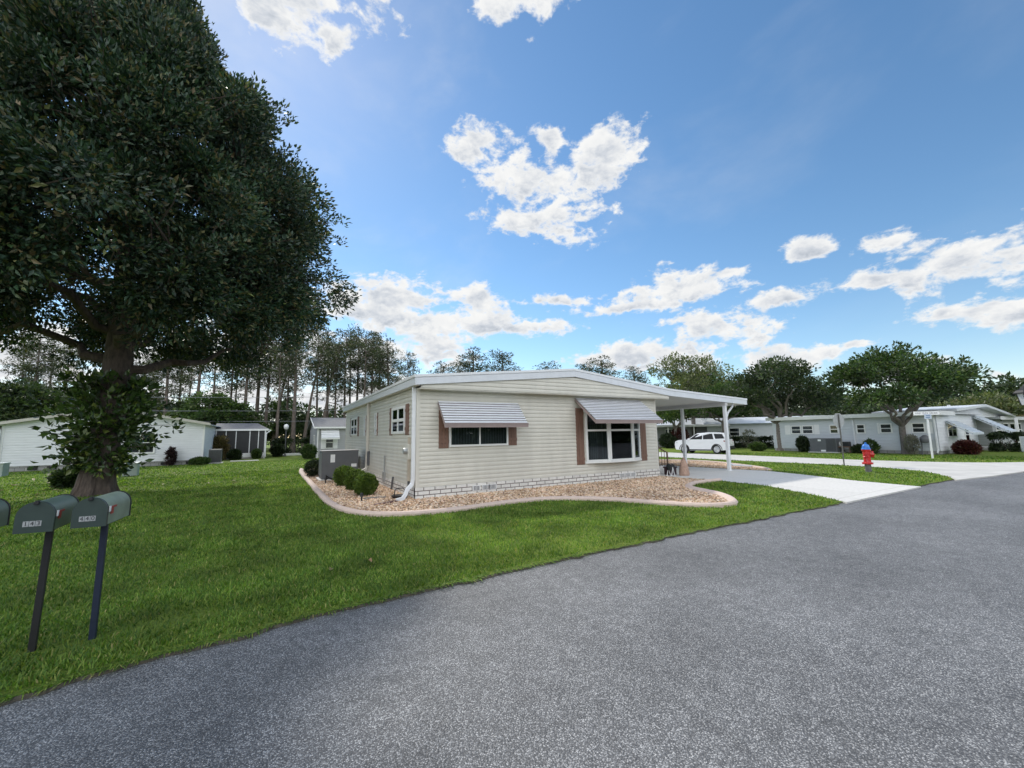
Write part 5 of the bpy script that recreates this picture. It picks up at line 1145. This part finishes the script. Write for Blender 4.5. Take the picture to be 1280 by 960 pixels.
for y in (2.45, -1.72): downspout(T, [(FX-.3,y,2.48),(FX-.07,y,2.3),(FX-.07,y,.25),(FX-.2,y,.08)], .11, .08, up=(0,-1,0))
# the sheltered window end, porch posts and the two sloping awnings
window_unit(T, We, 1.8, 3.5, 1.05, 2.05, 2, 2, d=.06); window_unit(T, We, 5.2, 6.2, .55, 1.75, 1, 2, d=.06, fw=.09)
AWB = mat('awning_bluewhite', (.58,.64,.70), .4, .08, 4); AE = mat('awning_edge_pale', (.46,.50,.54), .5)
awning(T, We, 1.55, 3.8, 2.10, 1.30, 1.15, 8, slat=AWB, edge=AE, val=AWB)
awning(T, ((39.9,FY0), (1,0), (0,-1)), .1, 2.3, 2.45, 1.35, 1.6, 9, slat=AWB, edge=AE, val=AWB)
b = MB(); b.box(44.9,45.05,FY0-1.3,FY0-1.15,0,2.3); b.build('porch_post', MT['white'], T, bevel=.01)
b = MB(); b.box(41.02,45.0,FY0+2.4,FY0+2.5,.2,2.4); siding(b, ((41.02,FY0+2.4), (1,0), (0,-1)), 0, 4, .2, 1.2, c=.2); b.build('porch_back', GV, T)
b = MB(); b.box(41.05,45.0,FY0-.8,FY0+2.3,-.02,.16); b.build('porch_slab', MT['concrete'], T, bevel=.01)
b = MB(); b.tube([(42.3,FY0-.4,.16),(42.3,FY0-.4,1.25),(43.9,FY0-.4,1.25),(43.5,FY0-.4,.95),(43.2,FY0-.4,.5),(43.5,FY0-.4,.16)], .03, 8); b.build('porch_rail', MT['acgrey'], T)
b = MB(); b.tube([(40.6,FY0+1.2,3.1),(40.6,FY0+1.2,3.34)], .09, 10); b.build('roof_vent', MT['whitemetal'], T)
# next house along
T = thing('right_edge_house', 'grey house with tall white-framed windows at the right edge of the photo', 'house', (0,0,0))
Wn = ((46.9,-1.4), (1,0), (0,-1)); simple_wall(T, Wn, 12, 2.25, GV, c=.2, z0=.2); simple_wall(T, ((46.9,6), (0,-1), (-1,0)), 7.4, 2.25, GV, c=.2, z0=.2)
b = MB(); b.box(46.92,58.9,-1.38,6,-.05,.2); b.build('foundation', BLK, T)
for k in range(4): window_unit(T, Wn, .95+2.2*k, 2.75+2.2*k, .78, 1.98, 1, 2, d=.07, fw=.1, mull=.1, pane=None)
b = MB(); b.box(46.5,59.2,-2.0,6.3,2.27,2.45); b.prism([(46.6,-1.95,2.45),(46.6,6.2,2.45),(46.6,2.1,3.1)], (12.4,0,0)); rf = b.build('roof', RG, T)
b = MB(); b.box(46.46,59.2,-2.04,-2.0,2.22,2.5); b.build('fascia', MT['white'], rf)
# blue-grey house and flowering porch behind the car
x, y = ground_at(962, 52)
T = thing('bluegrey_far_house', 'pale blue-grey house behind the dark hedge, left of the mossy oak', 'house', (x, y, 0), rad(-52))
Wb = ((-6,0), (1,0), (0,-1)); simple_wall(T, Wb, 12, 2.5, GH, c=.2, z0=.2); simple_wall(T, ((6,0), (0,1), (1,0)), 6, 2.5, GH, c=.2, z0=.2)
b = MB(); b.box(-6,6,.02,6,-.05,.2); b.build('foundation', BLK, T); b = MB(); b.prism([(-6.3,-.35,2.45),(-6.3,3,3.2),(-6.3,6.3,2.45)][::-1], (12.6,0,0)); b.build('roof', RG, T)
window_unit(T, Wb, 2.2, 3.2, 1.1, 2.0, 1, 2); window_unit(T, Wb, 8.6, 9.6, 1.1, 2.0, 1, 2)
b = MB(); b.box(10.6-6,10.75-6,-.5,-.35,0,2.4); b.build('porch_post', MT['white'], T)
x, y = ground_at(848, 50)
T = thing('porch_house', 'low white-roofed house with an open porch behind the front of the parked car', 'house', (x, y, 0), rad(-35))
Wp = ((-4,1.6), (1,0), (0,-1)); simple_wall(T, Wp, 9, 2.4, GV, c=.2, z0=.2); b = MB(); b.box(-4,5,-.2,7,-.05,.18); b.build('foundation', BLK, T)
b = MB(); b.prism([(-4.4,-.6,2.30),(-4.4,1.6,2.55),(-4.4,4.6,3.3),(-4.4,8,2.4)][::-1], (9.8,0,0)); b.build('roof', RG, T)
b = MB(); b.box(-4.4,5.4,-.66,-.6,2.22,2.44); b.build('fascia', MT['white'], T)
for xx in (-3.9, -1.2, 1.6, 4.6):
    b = MB(); b.box(xx-.06, xx+.06, -.45, -.33, .18, 2.3); b.build('porch_post', MT['white'], T)
window_unit(T, Wp, 3.0, 4.4, .9, 2.0, 2, 1)
x, y = ground_at(849.5, 46.5); shrub('flowering_shrub', 'crimson flowering shrub in front of the porch behind the parked car', 'shrub', x, y, .85, 2.1, MAROON, None, 420, .17, .1, seed=31)
x, y = ground_at(835, 46.0); shrub('dark_shrub', 'dark rounded shrub left of the crimson one, under the carport roof', 'shrub', x, y, .9, 1.4, HEDGE, None, 420, .17, .1, seed=32)
for (u, Dh, wd, lab, s) in ((925,47,1.5,'dark hedge right behind the back of the parked car',33), (968,47.5,2.6,'long dark hedge in front of the pale blue-grey house',34)):
    x, y = ground_at(u, Dh); shrub('clipped_hedge', lab, 'hedge', x, y, .8, 1.05, HEDGE, None, 800, .16, .1, boxy=.6, wide=wd, seed=s, rz=rad(-32))
x, y = ground_at(937, 44.5); shrub('bare_shrub', 'thin greyish twiggy shrub before the dark hedge', 'shrub', x, y, .7, 1.7, MOSS, None, 120, .16, .04, seed=35)
# front of the grey street house
x, y = 31.9, 4.05
T = thing('air_conditioner', 'wide grey air conditioner in front of the grey street house', 'air conditioner', (31.75, 3.95, 0)); b = MB(); b.box(-.45,.45,-.85,.85,.05,1.02); b.build('cabinet', MT['acgrey'], T, bevel=.02); b = MB(); b.box(-.55,.55,-.95,.95,0,.05); b.build('slab', MT['concrete'], T)
b = MB(); b.box(-.456,-.451,.10,.30,.82,.95); b.build('sticker', MT['white'], T); b = MB(); b.box(-.456,-.451,-.15,.15,.08,.2); b.build('sticker', MT['white'], T)
b = MB()
for k in range(12): b.box(-.457,-.451,-.8,-.2,.15+.07*k,.18+.07*k)
b.build('grille', MT['black'], T)
T = thing('garden_trolley', 'low brown and black cart with jars beside the grey air conditioner', 'cart', (31.8, 2.85, 0)); b = MB(); b.box(-.3,.3,-.45,.45,.38,.46); b.build('tray', MT['brown'], T, bevel=.01)
for (xx, yy) in ((-.25,-.4),(.25,-.4),(-.25,.4),(.25,.4)):
    b = MB(); b.box(xx-.03,xx+.03,yy-.03,yy+.03,0,.38); b.build('leg', MT['brown'], T)
b = MB(); b.box(-.2,.2,-.35,.05,.46,.78); b.build('bin', MT['black'], T, bevel=.03); b = MB(); b.lathe([(.10,.46),(.12,.6),(.07,.74),(.08,.78)], 12, (0,.25,0)); b.build('jar', MT['steel'], T, smooth=True)
shrub('round_bush', 'dark upright bush under the left windows of the grey street house', 'bush', 31.7, 5.45, .40, 1.15, HEDGE, None, 500, .12, .07, seed=41)
shrub('low_bush', 'small light green bush beside the mossy oak trunk', 'bush', 31.2, 8.6, .6, .65, OAK, None, 380, .13, .07, seed=42)
shrub('leafy_plant', 'leafy plant under the right windows of the grey street house, left of the oak', 'plant', 31.7, 1.35, .42, .80, OAK, None, 120, .2, .07, seed=43)
shrub('leafy_plant', 'low plant at the downspout of the grey street house', 'plant', 31.8, 2.0, .4, .5, DKL, None, 200, .16, .07, seed=44)
shrub('maroon_bush', 'maroon leafy bush below the left awning of the grey street house', 'bush', 33.75, -2.7, .52, .72, MAROON, None, 600, .2, .07, wide=1.2, seed=45)
shrub('clipped_hedge', 'dense dark box-cut hedge below the right awning', 'hedge', 39.7, -3.4, .75, 1.25, HEDGE, None, 1500, .11, .07, boxy=.7, wide=2.0, seed=46)
shrub('maroon_bush', 'small maroon bush before the windows of the right edge house', 'bush', 46.9, -3.4, .8, .95, MAROON, None, 400, .2, .07, seed=47)
T = thing('grill', 'covered grey barbecue grill at the corner of the grey street house', 'grill', (32.0, -1.35, 0)); b = MB()
for s in (-1, 1): b.tube([(0,s*.22,0),(0,s*.18,.75)], .03, 8)
b.build('stand', MT['acgrey'], T); b = MB(); b.lathe([(.05,.72),(.22,.76),(.27,.92),(.24,1.08),(.10,1.2),(.03,1.22)], 14); b.build('lid', MT['acgrey'], T, smooth=True)
shrub('grey_shrub', 'tall greyish shrub left of the covered grill', 'shrub', 31.75, -.75, .34, 1.25, MOSS, None, 200, .12, .05, seed=48)
# dry leaves on the sunny part of the lawn
g = np.random.default_rng(77); LV = mat('dry_leaf', (.46,.40,.24), .6, .25, 12); LB = mat('brown_leaf', (.24,.15,.07), .6, .25, 12)
def dry_leaf(x, y, s, m, label, grp):
    b = MB(); L_ = s; b.add([(-L_,0,.0), (-.3*L_,.36*L_,.035*L_*8), (.45*L_,.33*L_,.02), (L_,0,.012), (.4*L_,-.34*L_,.05), (-.35*L_,-.36*L_,.015), (0,0,.006)], [(6,0,1), (6,1,2), (6,2,3), (6,3,4), (6,4,5), (6,5,0)])
    o = b.build('fallen_leaf', m); o.location = (x, y, .045); o.rotation_euler = (g.normal(0,.2), g.normal(0,.2), g.uniform(0,6.28)); tag(o, label, 'leaf', grp); return o
proto = None; k = 0
while k < 46:
    x, y = g.uniform(-14, -2.4), g.uniform(7.5, 21)
    if k < 22: x, y = g.uniform(-12.5, -8.8), g.uniform(7.5, 13)
    s = g.uniform(.06, .12)
    if proto is None: proto = dry_leaf(x, y, .09, LV, 'pale dry leaf lying on the lawn behind the magnolia', 'dry leaves on the lawn')
    else:
        o = proto.copy(); COL.objects.link(o); o.location = (x, y, .045); o.rotation_euler = (g.normal(0,.25), g.normal(0,.25), g.uniform(0,6.28)); o.scale = (s/.09,)*3
    k += 1
dry_leaf(-2.62, -5.15, .06, LV, 'single pale tan leaf on the grass near the asphalt edge', None); dry_leaf(-2.15, -5.05, .05, LB, 'single brown leaf right of the pale tan one near the asphalt edge', None)
# ------------------------------------------------------------------ output
SC.view_settings.view_transform = 'Standard'; SC.view_settings.look = 'None'; SC.view_settings.exposure = EXPO; SC.view_settings.gamma = 1
SC.view_settings.use_curve_mapping = False
SC.render.engine = 'CYCLES'; SC.cycles.use_denoising = True; SC.cycles.max_bounces = 8; SC.cycles.transparent_max_bounces = 12
SC.cycles.sample_clamp_indirect = 8
